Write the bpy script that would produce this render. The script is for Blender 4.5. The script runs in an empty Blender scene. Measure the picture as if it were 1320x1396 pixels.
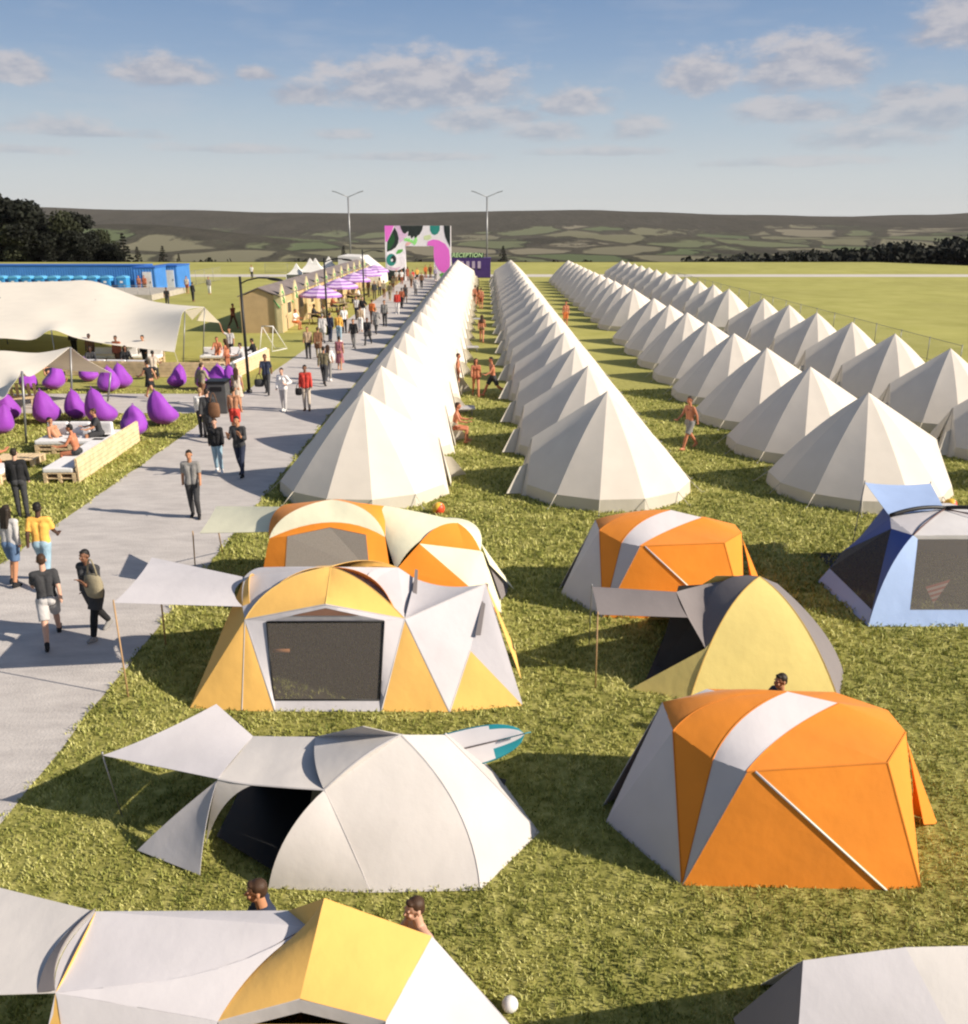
import bpy, bmesh, math, random
import numpy as np
from mathutils import Vector, Matrix, noise as mnoise
R=math.radians
random.seed(7); rng=np.random.default_rng(7)
scene=bpy.context.scene
C=bpy.data.collections.new('Scene objects'); scene.collection.children.link(C)
# ------------------------------------------------------------------ camera survey
F=1206.; PIT=math.atan(394/1206.); CH=7.2; SP,CP=math.sin(PIT),math.cos(PIT)
def G(x,y,z=0.):
    u=(x-660)/F; v=(698-y)/F
    dy=CP+v*SP; dz=-SP+v*CP; t=(z-CH)/dz
    return Vector((u*t,dy*t,z))
def P(x,y,Y):
    u=(x-660)/F; v=(698-y)/F
    dy=CP+v*SP; dz=-SP+v*CP; t=Y/dy
    return Vector((u*t,Y,CH+dz*t))
# ------------------------------------------------------------------ materials
MATS={}
def nodes(name):
    m=bpy.data.materials.new(name); m.use_nodes=True
    nt=m.node_tree; b=nt.nodes['Principled BSDF']
    return m,nt,b
def mat(name,col,rough=.7,var=.12,scale=3.,bump=0.,bscale=40.,trans=0.,metal=0.,sheen=0.,coord='Object'):
    if name in MATS: return MATS[name]
    m,nt,b=nodes(name); N=nt.nodes; L=nt.links
    tc=N.new('ShaderNodeTexCoord')
    nz=N.new('ShaderNodeTexNoise'); nz.inputs['Scale'].default_value=scale; nz.inputs['Detail'].default_value=5
    L.new(tc.outputs[coord],nz.inputs['Vector'])
    mr=N.new('ShaderNodeMapRange'); mr.inputs['From Min'].default_value=.3; mr.inputs['From Max'].default_value=.7
    mr.inputs['To Min'].default_value=1-var; mr.inputs['To Max'].default_value=1+var
    L.new(nz.outputs['Fac'],mr.inputs['Value'])
    mx=N.new('ShaderNodeMix'); mx.data_type='RGBA'; mx.blend_type='MULTIPLY'; mx.inputs[0].default_value=1
    mx.inputs[6].default_value=(*col,1); L.new(mr.outputs[0],mx.inputs[7])
    L.new(mx.outputs[2],b.inputs['Base Color'])
    b.inputs['Roughness'].default_value=rough; b.inputs['Metallic'].default_value=metal
    b.inputs['Specular IOR Level'].default_value=.3
    if sheen: b.inputs['Sheen Weight'].default_value=sheen
    if bump:
        n2=N.new('ShaderNodeTexNoise'); n2.inputs['Scale'].default_value=bscale; n2.inputs['Detail'].default_value=4
        L.new(tc.outputs[coord],n2.inputs['Vector'])
        bp=N.new('ShaderNodeBump'); bp.inputs['Strength'].default_value=bump; bp.inputs['Distance'].default_value=.05
        L.new(n2.outputs['Fac'],bp.inputs['Height']); L.new(bp.outputs[0],b.inputs['Normal'])
    if trans:
        t=N.new('ShaderNodeBsdfTranslucent'); L.new(mx.outputs[2],t.inputs['Color'])
        ms=N.new('ShaderNodeMixShader'); ms.inputs[0].default_value=trans
        out=N['Material Output']
        L.new(b.outputs[0],ms.inputs[1]); L.new(t.outputs[0],ms.inputs[2]); L.new(ms.outputs[0],out.inputs['Surface'])
    MATS[name]=m; return m
def mesh_screen(name,col,alpha):
    # woven insect mesh: partly see-through
    m,nt,b=nodes(name); N=nt.nodes; L=nt.links
    b.inputs['Base Color'].default_value=(*col,1); b.inputs['Roughness'].default_value=.6
    t=N.new('ShaderNodeBsdfTransparent'); ms=N.new('ShaderNodeMixShader')
    tc=N.new('ShaderNodeTexCoord'); nz=N.new('ShaderNodeTexNoise'); nz.inputs['Scale'].default_value=60
    L.new(tc.outputs['Object'],nz.inputs['Vector'])
    mr=N.new('ShaderNodeMapRange'); mr.inputs['From Min'].default_value=.3; mr.inputs['From Max'].default_value=.7
    mr.inputs['To Min'].default_value=alpha-.1; mr.inputs['To Max'].default_value=min(1,alpha+.1)
    L.new(nz.outputs['Fac'],mr.inputs['Value']); L.new(mr.outputs[0],ms.inputs[0])
    L.new(t.outputs[0],ms.inputs[1]); L.new(b.outputs[0],ms.inputs[2])
    L.new(ms.outputs[0],N['Material Output'].inputs['Surface'])
    MATS[name]=m; return m
def fab(name,col,trans=.07,var=.06,bump=.22): return mat(name,col,.75,var,1.3,bump,3.2,trans,sheen=.1)
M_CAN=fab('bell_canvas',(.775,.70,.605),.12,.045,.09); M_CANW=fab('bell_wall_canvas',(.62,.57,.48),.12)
M_OR=fab('orange_nylon',(.84,.27,.022)); M_YE=fab('yellow_nylon',(.87,.51,.135)); M_GR=fab('grey_nylon',(.56,.53,.545))
M_CR=fab('cream_nylon',(.84,.80,.58)); M_DG=fab('dark_grey_nylon',(.20,.175,.172),.05); M_PY=fab('pale_yellow_nylon',(.82,.66,.23))
M_BL=fab('blue_nylon',(.045,.10,.36)); M_LB=fab('light_blue_nylon',(.36,.48,.74)); M_WH=fab('white_nylon',(.66,.63,.62))
M_DW=fab('dome_white_nylon',(.60,.56,.53)); M_STR=fab('stretch_fabric',(.83,.755,.64),.12,.03,.08)
M_NET=mesh_screen('window_net',(.15,.13,.11),.52); M_NETD=mesh_screen('dark_net',(.015,.015,.02),.86); M_NETL=mesh_screen('pale_net',(.33,.29,.24),.8)
M_POLE=mat('pole_wood',(.45,.28,.14),.6); M_STEEL=mat('grey_steel',(.25,.25,.25),.4,.1,metal=.5); M_BLK=mat('black_paint',(.012,.012,.013),.45)
M_ROPE=mat('rope',(.6,.55,.45),.9); M_WPAINT=mat('white_paint',(.75,.73,.70),.5,.08)
M_SEAM=mat('seam_grey',(.45,.43,.43),.8); M_SEAMO=mat('seam_orange',(.55,.17,.015),.8); M_SEAMY=mat('seam_yellow',(.60,.40,.12),.8)
M_FLOOR=mat('groundsheet',(.06,.055,.05),.9)
# ------------------------------------------------------------------ mesh builder
class MB:
    def __init__(s): s.v=[]; s.f=[]; s.mi=[]; s.mats=[]; s.sm=[]
    def m(s,mt):
        if mt not in s.mats: s.mats.append(mt)
        return s.mats.index(mt)
    def add(s,vs,fs,mt,smooth=False):
        k=len(s.v); i=s.m(mt); s.v+= [tuple(p) for p in vs]
        for f in fs: s.f.append(tuple(k+a for a in f)); s.mi.append(i); s.sm.append(smooth)
    def face(s,pts,mt): s.add(pts,[tuple(range(len(pts)))],mt)
    def box(s,c,d,mt,rz=0.,rot=None):
        M=rot or Matrix.Rotation(rz,3,'Z'); c=Vector(c); h=[a/2 for a in d]
        vs=[c+M@Vector((sx*h[0],sy*h[1],sz*h[2])) for sz in(-1,1) for sy in(-1,1) for sx in(-1,1)]
        s.add(vs,[(0,2,3,1),(4,5,7,6),(0,1,5,4),(2,6,7,3),(0,4,6,2),(1,3,7,5)],mt)
    def bbox(s,c,d,mt,b=.02,rz=0.):
        bm=bmesh.new(); bmesh.ops.create_cube(bm,size=1)
        for v in bm.verts: v.co=Vector((v.co.x*d[0],v.co.y*d[1],v.co.z*d[2]))
        bmesh.ops.bevel(bm,geom=bm.edges[:],offset=b,segments=2,affect='EDGES',profile=.6)
        M=Matrix.Rotation(rz,3,'Z'); s.frombm(bm,mt,lambda p:Vector(c)+M@p,False); 
    def frombm(s,bm,mt,fn=lambda p:p,smooth=True):
        bm.verts.index_update(); s.add([fn(v.co) for v in bm.verts],[[v.index for v in f.verts] for f in bm.faces],mt,smooth); bm.free()
    def tube(s,pts,r,mt,n=8,cap=True):
        pts=[Vector(p) for p in pts]; rs=r if isinstance(r,(list,tuple)) else [r]*len(pts)
        vs=[];fs=[]
        for i,p in enumerate(pts):
            d=(pts[min(i+1,len(pts)-1)]-pts[max(i-1,0)]).normalized()
            a=d.orthogonal() if abs(d.z)>.99 else d.cross(Vector((0,0,1)))
            a.normalize(); b=d.cross(a)
            for k in range(n):
                t=2*math.pi*k/n; vs.append(p+rs[i]*(math.cos(t)*a+math.sin(t)*b))
        for i in range(len(pts)-1):
            for k in range(n):
                q=(k+1)%n; fs.append((i*n+k,i*n+q,(i+1)*n+q,(i+1)*n+k))
        if cap: fs.append(tuple(range(n-1,-1,-1))); fs.append(tuple((len(pts)-1)*n+k for k in range(n)))
        s.add(vs,fs,mt,True)
    def cap(s,p,q,r1,r2,mt=None,n=12,flat=(0,0)):
        p=Vector(p);q=Vector(q); d=q-p; L=d.length
        if L<1e-6: d=Vector((0,0,1))
        d.normalize(); pr=[]
        for i in range(4):
            a=math.pi/2*(1-i/4.); 
            if flat[0] : continue
            pr.append((p-d*r1*math.sin(a),r1*math.cos(a)))
        pr.append((p,r1)); pr.append((q,r2))
        for i in range(1,5):
            a=math.pi/2*i/4.
            if flat[1]: continue
            pr.append((q+d*r2*math.sin(a),r2*math.cos(a)))
        pts=[];rr=[]
        for a,b in pr: pts.append(a); rr.append(max(b,1e-4))
        a=d.orthogonal().normalized(); b=d.cross(a); vs=[];fs=[]
        for c0,r0 in zip(pts,rr):
            for k in range(n):
                t=2*math.pi*k/n; vs.append(c0+r0*(math.cos(t)*a+math.sin(t)*b))
        for i in range(len(pts)-1):
            for k in range(n):
                w=(k+1)%n; fs.append((i*n+k,i*n+w,(i+1)*n+w,(i+1)*n+k))
        fs.append(tuple(range(n-1,-1,-1))); fs.append(tuple((len(pts)-1)*n+k for k in range(n)))
        s.add(vs,fs,mt,True)
    def ell(s,c,r,mt=None,rot=None,u=14,v=10):
        bm=bmesh.new(); bmesh.ops.create_uvsphere(bm,u_segments=u,v_segments=v,radius=1)
        rot=rot or Matrix.Identity(3); c=Vector(c)
        s.frombm(bm,mt,lambda p:c+rot@Vector((p.x*r[0],p.y*r[1],p.z*r[2])))
    def lathe(s,prof,mt,n=20,fn=lambda p:p,smooth=True):
        vs=[];fs=[]
        for r,z in prof:
            for k in range(n):
                t=2*math.pi*k/n; vs.append(fn(Vector((r*math.cos(t),r*math.sin(t),z))))
        for i in range(len(prof)-1):
            for k in range(n):
                q=(k+1)%n; fs.append((i*n+k,i*n+q,(i+1)*n+q,(i+1)*n+k))
        s.add(vs,fs,mt,smooth)
    def patch(s,A,B,mt,bulge=0.,m=8,smooth=True,mirror=None):
        n=max(len(A),len(B)); A=resamp(A,n); B=resamp(B,n); vs=[];fs=[]
        nrm=(A[-1]-A[0]).cross((B[n//2]-A[n//2]))
        if nrm.length<1e-5: nrm=(B[-1]-B[0]).cross((B[n//2]-A[n//2]))
        if nrm.length>1e-6: nrm.normalize()
        if nrm.z<0: nrm=-nrm
        for j in range(m+1):
            t=j/m
            for i in range(n):
                p=A[i].lerp(B[i],t); w=math.sin(math.pi*t)*(1 if n<3 else math.sin(math.pi*i/(n-1)))
                vs.append(p+nrm*bulge*.35*w)
        for j in range(m):
            for i in range(n-1):
                fs.append((j*n+i,j*n+i+1,(j+1)*n+i+1,(j+1)*n+i))
        s.add(vs,fs,mt,smooth)
        if mirror is not None:
            s.add([(p[0],mirror+.58*(mirror-p[1]),p[2]) for p in vs],[tuple(reversed(f)) for f in fs],mt,smooth)
    def tri(s,a,b,c,mt,bulge=0.,mirror=None): s.patch(line(a,b),[Vector(c)]*7,mt,bulge,6,True,mirror)
    def seam(s,mt,*curves):
        for cv in curves: s.tube(cv,.008,mt,4,False)
    def build(s,name,parent=None,thick=0.,clean=True):
        me=bpy.data.meshes.new(name)
        v=s.v; f=s.f
        me.from_pydata(v,[],f)
        for mt in s.mats: me.materials.append(mt)
        if s.mats and s.mats[0] is not None: me.polygons.foreach_set('material_index',s.mi)
        me.polygons.foreach_set('use_smooth',s.sm)
        if clean:
            bm=bmesh.new(); bm.from_mesh(me)
            bmesh.ops.remove_doubles(bm,verts=bm.verts,dist=1e-5)
            bmesh.ops.dissolve_degenerate(bm,edges=bm.edges,dist=1e-6)
            bmesh.ops.recalc_face_normals(bm,faces=bm.faces)
            bm.to_mesh(me); bm.free()
        me.update()
        o=bpy.data.objects.new(name,me); C.objects.link(o)
        if parent is not None: o.parent=parent
        if thick:
            sd=o.modifiers.new('thickness','SOLIDIFY'); sd.thickness=thick; sd.offset=0
            es=o.modifiers.new('seams','EDGE_SPLIT'); es.split_angle=R(14); es.use_edge_sharp=False
        return o
def line(a,b,n=7): a=Vector(a);b=Vector(b); return [a.lerp(b,i/(n-1)) for i in range(n)]
def arc(a,m,b,n=13):
    a,m,b=Vector(a),Vector(m),Vector(b); c=2*m-(a+b)/2
    return [a*(1-t)**2+c*2*t*(1-t)+b*t*t for t in (i/(n-1) for i in range(n))]
def resamp(A,n):
    A=[Vector(a) for a in A]
    if len(A)==n: return A
    o=[]
    for i in range(n):
        t=i/(n-1)*(len(A)-1); k=min(int(t),len(A)-2); o.append(A[k].lerp(A[k+1],t-k))
    return o
def thing(name,label,cat,loc=(0,0,0),rz=0.,group=None,sc=1.):
    o=bpy.data.objects.new(name,None); C.objects.link(o); o.empty_display_size=.2
    o.location=loc; o.rotation_euler=(0,0,rz); o.scale=(sc,)*3
    return tag(o,label,cat,group)
def tag(o,label,cat,group=None):
    o['label']=label; o['category']=cat
    if group: o['group']=group
    return o
def kids(o): return [c for c in bpy.data.objects if c.parent is o]
KIDS={}
def dup(root,loc,rz,label,group=None,ks=None):
    if root.name not in KIDS: KIDS[root.name]=[(c,kids(c)) for c in kids(root)]
    r=root.copy(); C.objects.link(r); r.location=loc; r.rotation_euler=(0,0,rz); r['label']=label
    if group: r['group']=group
    for c,gs in KIDS[root.name]:
        d=c.copy(); C.objects.link(d); d.parent=r
        for g in gs:
            e=g.copy(); C.objects.link(e); e.parent=d
    return r
def struct(o): o['kind']='structure'; return o
ORD=['nearest','second','third','fourth','fifth','sixth','seventh','eighth','ninth','tenth','eleventh','twelfth','thirteenth','fourteenth','fifteenth','sixteenth','seventeenth','eighteenth','nineteenth','twentieth','twenty-first']
# ------------------------------------------------------------------ sky, sun, camera
SUN_EL=R(29.5); SUN_AZ=math.atan2(.965,-.265)      # azimuth measured from +Y towards +X
sx,sy=math.sin(SUN_AZ),math.cos(SUN_AZ)
w=bpy.data.worlds.new('World'); scene.world=w; w.use_nodes=True
nt=w.node_tree; N=nt.nodes; L=nt.links
bg=N['Background']; sky=N.new('ShaderNodeTexSky'); sky.sky_type='NISHITA'; sky.sun_disc=False
sky.sun_elevation=SUN_EL; sky.sun_rotation=SUN_AZ; sky.altitude=200; sky.air_density=1.0; sky.dust_density=1.4; sky.ozone_density=1.2
bg.inputs['Strength'].default_value=SKYS=.075
tc=N.new('ShaderNodeTexCoord'); sep=N.new('ShaderNodeSeparateXYZ'); L.new(tc.outputs['Generated'],sep.inputs[0])
def mth(op,a,b=None,c=None,clamp=False):
    n=N.new('ShaderNodeMath'); n.operation=op; n.use_clamp=clamp
    for i,x in enumerate((a,b,c)):
        if x is None: continue
        if isinstance(x,(int,float)): n.inputs[i].default_value=x
        else: L.new(x,n.inputs[i])
    return n.outputs[0]
az=mth('ARCTAN2',sep.outputs[0],sep.outputs[1]); el=mth('ARCSINE',sep.outputs[2])
def noise(scale,detail,rough=.55,sz=2.2,off=0.):
    mp=N.new('ShaderNodeCombineXYZ'); L.new(az,mp.inputs[0]); L.new(mth('MULTIPLY_ADD',el,sz,off),mp.inputs[1])
    n=N.new('ShaderNodeTexNoise'); n.inputs['Scale'].default_value=scale; n.inputs['Detail'].default_value=detail; n.inputs['Roughness'].default_value=rough
    L.new(mp.outputs[0],n.inputs['Vector']); return n.outputs['Fac']
nA=noise(26,7,.6); nB=noise(26,7,.6,2.2,-.028); nC=noise(7,3)
# clouds: (photo x, y, half width, half height, strength)
CL=[(20,100,48,20,1),(225,102,64,20,1.2),(355,102,34,13,.8),(575,122,135,36,1.35),(420,130,60,22,.75),(640,168,70,26,.7),(775,145,75,24,.75),
    (955,108,56,30,1.05),(1098,98,78,36,1.3),(1075,155,85,20,.95),(1310,36,55,34,1.25),(1255,160,100,34,.8),(870,178,50,24,.6),(85,175,90,18,.6),(740,182,75,20,.6),
    (1235,130,45,16,.7),(470,185,60,12,.45),(1180,190,110,22,.65),(120,182,95,9,.8),(330,205,120,8,.7),(560,215,140,8,.7),(820,208,120,8,.75),(1080,222,150,9,.75),(690,160,80,14,.8),(30,205,70,8,.7)]
best=None; grad=None
for (x,y,hw,hh,st) in CL:
    v=P(x,y,1000.)-Vector((0,0,CH)); v.normalize(); a0=math.atan2(v.x,v.y); e0=math.asin(v.z)
    da=mth('DIVIDE',mth('SUBTRACT',az,a0),hw*1.0/1206); de0=mth('DIVIDE',mth('SUBTRACT',el,e0),hh*1.2/1206)
    # flat base: squeeze below centre
    de=mth('MULTIPLY',de0,mth('ADD',1.0,mth('MULTIPLY',mth('LESS_THAN',de0,0.),.9)))
    d2=mth('ADD',mth('MULTIPLY',da,da),mth('MULTIPLY',de,de))
    e=mth('MULTIPLY',mth('SUBTRACT',1.,mth('SQRT',d2)),1.0)
    e=mth('SUBTRACT',e,(1-st)*.45)
    gsh=mth('MULTIPLY',mth('GREATER_THAN',e,-.7),de0)
    if best is None: best=e; grad=de0
    else:
        isn=mth('GREATER_THAN',e,best)
        grad=mth('ADD',mth('MULTIPLY',isn,de0),mth('MULTIPLY',mth('SUBTRACT',1.,isn),grad))
        best=mth('MAXIMUM',best,e)
dens=mth('ADD',best,mth('MULTIPLY',mth('SUBTRACT',nA,.5),1.7))
def sstep(x,a,b):
    n=N.new('ShaderNodeMapRange'); n.interpolation_type='SMOOTHSTEP'; n.inputs['From Min'].default_value=a; n.inputs['From Max'].default_value=b
    L.new(x,n.inputs['Value']); return n.outputs[0]
mask=sstep(dens,-.12,.55)
wisp=mth('MULTIPLY',sstep(mth('ADD',nC,mth('MULTIPLY',noise(16,6,.6,6.),.5)),.72,1.0),.16)
wisp=mth('MULTIPLY',wisp,sstep(el,.0,.12))
lightf=mth('ADD',mth('MULTIPLY',grad,.38),mth('MULTIPLY',mth('SUBTRACT',nA,nB),2.6))
lightf=sstep(lightf,-.55,.6)
cr=N.new('ShaderNodeMix'); cr.data_type='RGBA'; L.new(lightf,cr.inputs[0])
k=1/SKYS
cr.inputs[6].default_value=(.265*k,.28*k,.335*k,1); cr.inputs[7].default_value=(.43*k,.405*k,.415*k,1)
# horizon whitening by haze in the air
hz=N.new('ShaderNodeMix'); hz.data_type='RGBA'; L.new(sstep(el,.55,.22),hz.inputs[0])
L.new(sky.outputs[0],hz.inputs[6]); ga=N.new('ShaderNodeValToRGB'); L.new(mth('MULTIPLY',el,2.),ga.inputs[0]); e_=ga.color_ramp.elements
e_[0].position=0.; e_[0].color=(.47,.485,.48,1); e_[1].position=.85; e_[1].color=(.12,.20,.38,1)
for p_,c_ in ((.09,(.42,.455,.47,1)),(.2,(.315,.385,.45,1)),(.32,(.20,.285,.41,1)),(.44,(.135,.22,.365,1))): q_=e_.new(p_); q_.color=c_
gs=N.new('ShaderNodeVectorMath'); gs.operation='SCALE'; L.new(ga.outputs[0],gs.inputs[0]); gs.inputs['Scale'].default_value=k; L.new(gs.outputs[0],hz.inputs[7])
m1=N.new('ShaderNodeMix'); m1.data_type='RGBA'; L.new(wisp,m1.inputs[0]); L.new(hz.outputs[2],m1.inputs[6]); m1.inputs[7].default_value=(.44*k,.43*k,.45*k,1)
fade=mth('MULTIPLY',mask,mth('MULTIPLY_ADD',sstep(el,.0,.16),.62,.2))
m2=N.new('ShaderNodeMix'); m2.data_type='RGBA'; L.new(fade,m2.inputs[0]); L.new(m1.outputs[2],m2.inputs[6]); L.new(cr.outputs[2],m2.inputs[7])
L.new(m2.outputs[2],bg.inputs['Color'])
sl=bpy.data.lights.new('Sun','SUN'); sl.energy=5.0; sl.angle=R(.5); sl.color=(1,.90,.76)
so=bpy.data.objects.new('Sun',sl); C.objects.link(so)
so.rotation_euler=Vector((sx*math.cos(SUN_EL),sy*math.cos(SUN_EL),math.sin(SUN_EL))).to_track_quat('Z','Y').to_euler(); so.location=(40,-20,40)
cd=bpy.data.cameras.new('Camera'); cam=bpy.data.objects.new('Camera',cd); C.objects.link(cam)
cam.location=(0,0,CH); cam.rotation_euler=(math.pi/2-PIT,0,0); cd.sensor_fit='HORIZONTAL'; cd.sensor_width=36; cd.lens=36*F/1320
cd.clip_end=40000; cd.clip_start=.1; scene.camera=cam
scene.view_settings.view_transform='Standard'; scene.view_settings.look='None'; scene.view_settings.exposure=.5; scene.view_settings.gamma=1
scene.cycles.filter_width=2.2
scene.cycles.max_bounces=6; scene.cycles.transparent_max_bounces=12
# ------------------------------------------------------------------ ground
def ground_mat():
    m,nt,b=nodes('field_grass'); N=nt.nodes; L=nt.links
    geo=N.new('ShaderNodeNewGeometry')
    def nz(s,d,r=.6):
        n=N.new('ShaderNodeTexNoise'); n.inputs['Scale'].default_value=s; n.inputs['Detail'].default_value=d; n.inputs['Roughness'].default_value=r
        L.new(geo.outputs['Position'],n.inputs['Vector']); return n.outputs['Fac']
    n1=nz(5.5,6,.65); n2=nz(.35,4); n3=nz(.05,4)
    cr=N.new('ShaderNodeValToRGB'); L.new(n1,cr.inputs[0])
    e=cr.color_ramp.elements; e[0].position=.32; e[0].color=(.13,.135,.028,1); e[1].position=.70; e[1].color=(.48,.44,.15,1)
    x=e.new(.5); x.color=(.29,.275,.075,1)
    # far field: drier, smoother sward
    far=N.new('ShaderNodeValToRGB'); L.new(n2,far.inputs[0]); e=far.color_ramp.elements
    e[0].position=.3; e[0].color=(.33,.315,.085,1); e[1].position=.7; e[1].color=(.42,.39,.125,1)
    sp=N.new('ShaderNodeSeparateXYZ'); L.new(geo.outputs['Position'],sp.inputs[0])
    mr=N.new('ShaderNodeMapRange'); mr.interpolation_type='SMOOTHSTEP'; mr.inputs['From Min'].default_value=18; mr.inputs['From Max'].default_value=62; L.new(sp.outputs[1],mr.inputs['Value'])
    mx=N.new('ShaderNodeMix'); mx.data_type='RGBA'; L.new(mr.outputs[0],mx.inputs[0]); L.new(cr.outputs[0],mx.inputs[6]); L.new(far.outputs[0],mx.inputs[7])
    r3=N.new('ShaderNodeMapRange'); r3.inputs['From Min'].default_value=.3; r3.inputs['From Max'].default_value=.7; r3.inputs['To Min'].default_value=.88; r3.inputs['To Max'].default_value=1.12; L.new(n3,r3.inputs['Value'])
    my=N.new('ShaderNodeMix'); my.data_type='RGBA'; my.blend_type='MULTIPLY'; my.inputs[0].default_value=1; L.new(mx.outputs[2],my.inputs[6]); L.new(r3.outputs[0],my.inputs[7])
    L.new(my.outputs[2],b.inputs['Base Color']); b.inputs['Roughness'].default_value=.9; b.inputs['Specular IOR Level'].default_value=.1
    bp=N.new('ShaderNodeBump'); bp.inputs['Strength'].default_value=.6; bp.inputs['Distance'].default_value=.06; L.new(n1,bp.inputs['Height']); L.new(bp.outputs[0],b.inputs['Normal'])
    return m
gb=MB(); far=178.
gb.face([(-420,-60,0),(140,-60,0),(132,60,0),(88,160,0),(76,far,0),(-420,far,0)],ground_mat())
struct(gb.build('grass_field'))
def path_mat(name,ca,cb,s=2.):
    m,nt,b=nodes(name); N=nt.nodes; L=nt.links
    geo=N.new('ShaderNodeNewGeometry'); n1=N.new('ShaderNodeTexNoise'); n1.inputs['Scale'].default_value=s; n1.inputs['Detail'].default_value=8; n1.inputs['Roughness'].default_value=.7
    mp=N.new('ShaderNodeMapping'); mp.inputs['Scale'].default_value=(.45,1.3,1); L.new(geo.outputs['Position'],mp.inputs[0]); L.new(mp.outputs[0],n1.inputs['Vector'])
    cr=N.new('ShaderNodeValToRGB'); L.new(n1.outputs['Fac'],cr.inputs[0]); e=cr.color_ramp.elements; e[0].position=.3; e[0].color=(*ca,1); e[1].position=.68; e[1].color=(*cb,1)
    L.new(cr.outputs[0],b.inputs['Base Color']); b.inputs['Roughness'].default_value=.9
    n2=N.new('ShaderNodeTexNoise'); n2.inputs['Scale'].default_value=25; n2.inputs['Detail'].default_value=5; L.new(geo.outputs['Position'],n2.inputs['Vector'])
    bp=N.new('ShaderNodeBump'); bp.inputs['Strength'].default_value=.5; bp.inputs['Distance'].default_value=.02; L.new(n2.outputs['Fac'],bp.inputs['Height']); L.new(bp.outputs[0],b.inputs['Normal'])
    return m
PM=path_mat('path_gravel',(.40,.365,.345),(.58,.535,.50))
pb=MB(); pl,prr=-10.72,-6.10
ys=[-8+i*.5 for i in range(273)]
vs=[];fs=[]
for i,y in enumerate(ys):
    j1=.06*mnoise.noise(Vector((y*1.3,0,0)))+.03*mnoise.noise(Vector((y*5,3,0))); j2=.06*mnoise.noise(Vector((y*1.3,9,0)))+.04*mnoise.noise(Vector((y*5,5,0)))
    vs+=[(pl+j1,y,.008),(prr+j2,y,.008)]
    if i: fs.append((2*i-2,2*i-1,2*i+1,2*i))
pb.add(vs,fs,PM); struct(pb.build('path'))
pb=MB(); pb.face([(-60,34.7,.004),(pl+.2,34.7,.004),(pl+.2,38.9,.004),(-60,38.9,.004)],PM); struct(pb.build('side_path'))
pb=MB(); pb.face([(-420,128.5,.006),(106,128.5,.006),(104,135,.006),(-420,135,.006)],path_mat('far_road_gravel',(.52,.47,.40),(.62,.57,.50),.6)); struct(pb.build('far_road'))
# ------------------------------------------------------------------ grass blades (stuff)
def blade_mat():
    m,nt,b=nodes('grass_blades'); N=nt.nodes; L=nt.links
    geo=N.new('ShaderNodeNewGeometry'); cr=N.new('ShaderNodeValToRGB')
    n1=N.new('ShaderNodeTexNoise'); n1.inputs['Scale'].default_value=1.1; n1.inputs['Detail'].default_value=5; L.new(geo.outputs['Position'],n1.inputs['Vector'])
    a=N.new('ShaderNodeMath'); a.operation='MULTIPLY_ADD'; L.new(geo.outputs['Random Per Island'],a.inputs[0]); a.inputs[1].default_value=.55
    s=N.new('ShaderNodeMath'); s.operation='MULTIPLY_ADD'; L.new(n1.outputs['Fac'],s.inputs[0]); s.inputs[1].default_value=1.5; s.inputs[2].default_value=-.5; L.new(s.outputs[0],a.inputs[2])
    L.new(a.outputs[0],cr.inputs[0]); e=cr.color_ramp.elements
    e[0].position=.12; e[0].color=(.12,.145,.03,1); e[1].position=.95; e[1].color=(.68,.64,.27,1); x=e.new(.5); x.color=(.35,.36,.09,1)
    L.new(cr.outputs[0],b.inputs['Base Color']); b.inputs['Roughness'].default_value=.7; b.inputs['Specular IOR Level'].default_value=.2
    t=N.new('ShaderNodeBsdfTranslucent'); L.new(cr.outputs[0],t.inputs['Color']); ms=N.new('ShaderNodeMixShader'); ms.inputs[0].default_value=.18
    L.new(b.outputs[0],ms.inputs[1]); L.new(t.outputs[0],ms.inputs[2]); L.new(ms.outputs[0],N['Material Output'].inputs['Surface'])
    return m
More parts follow.
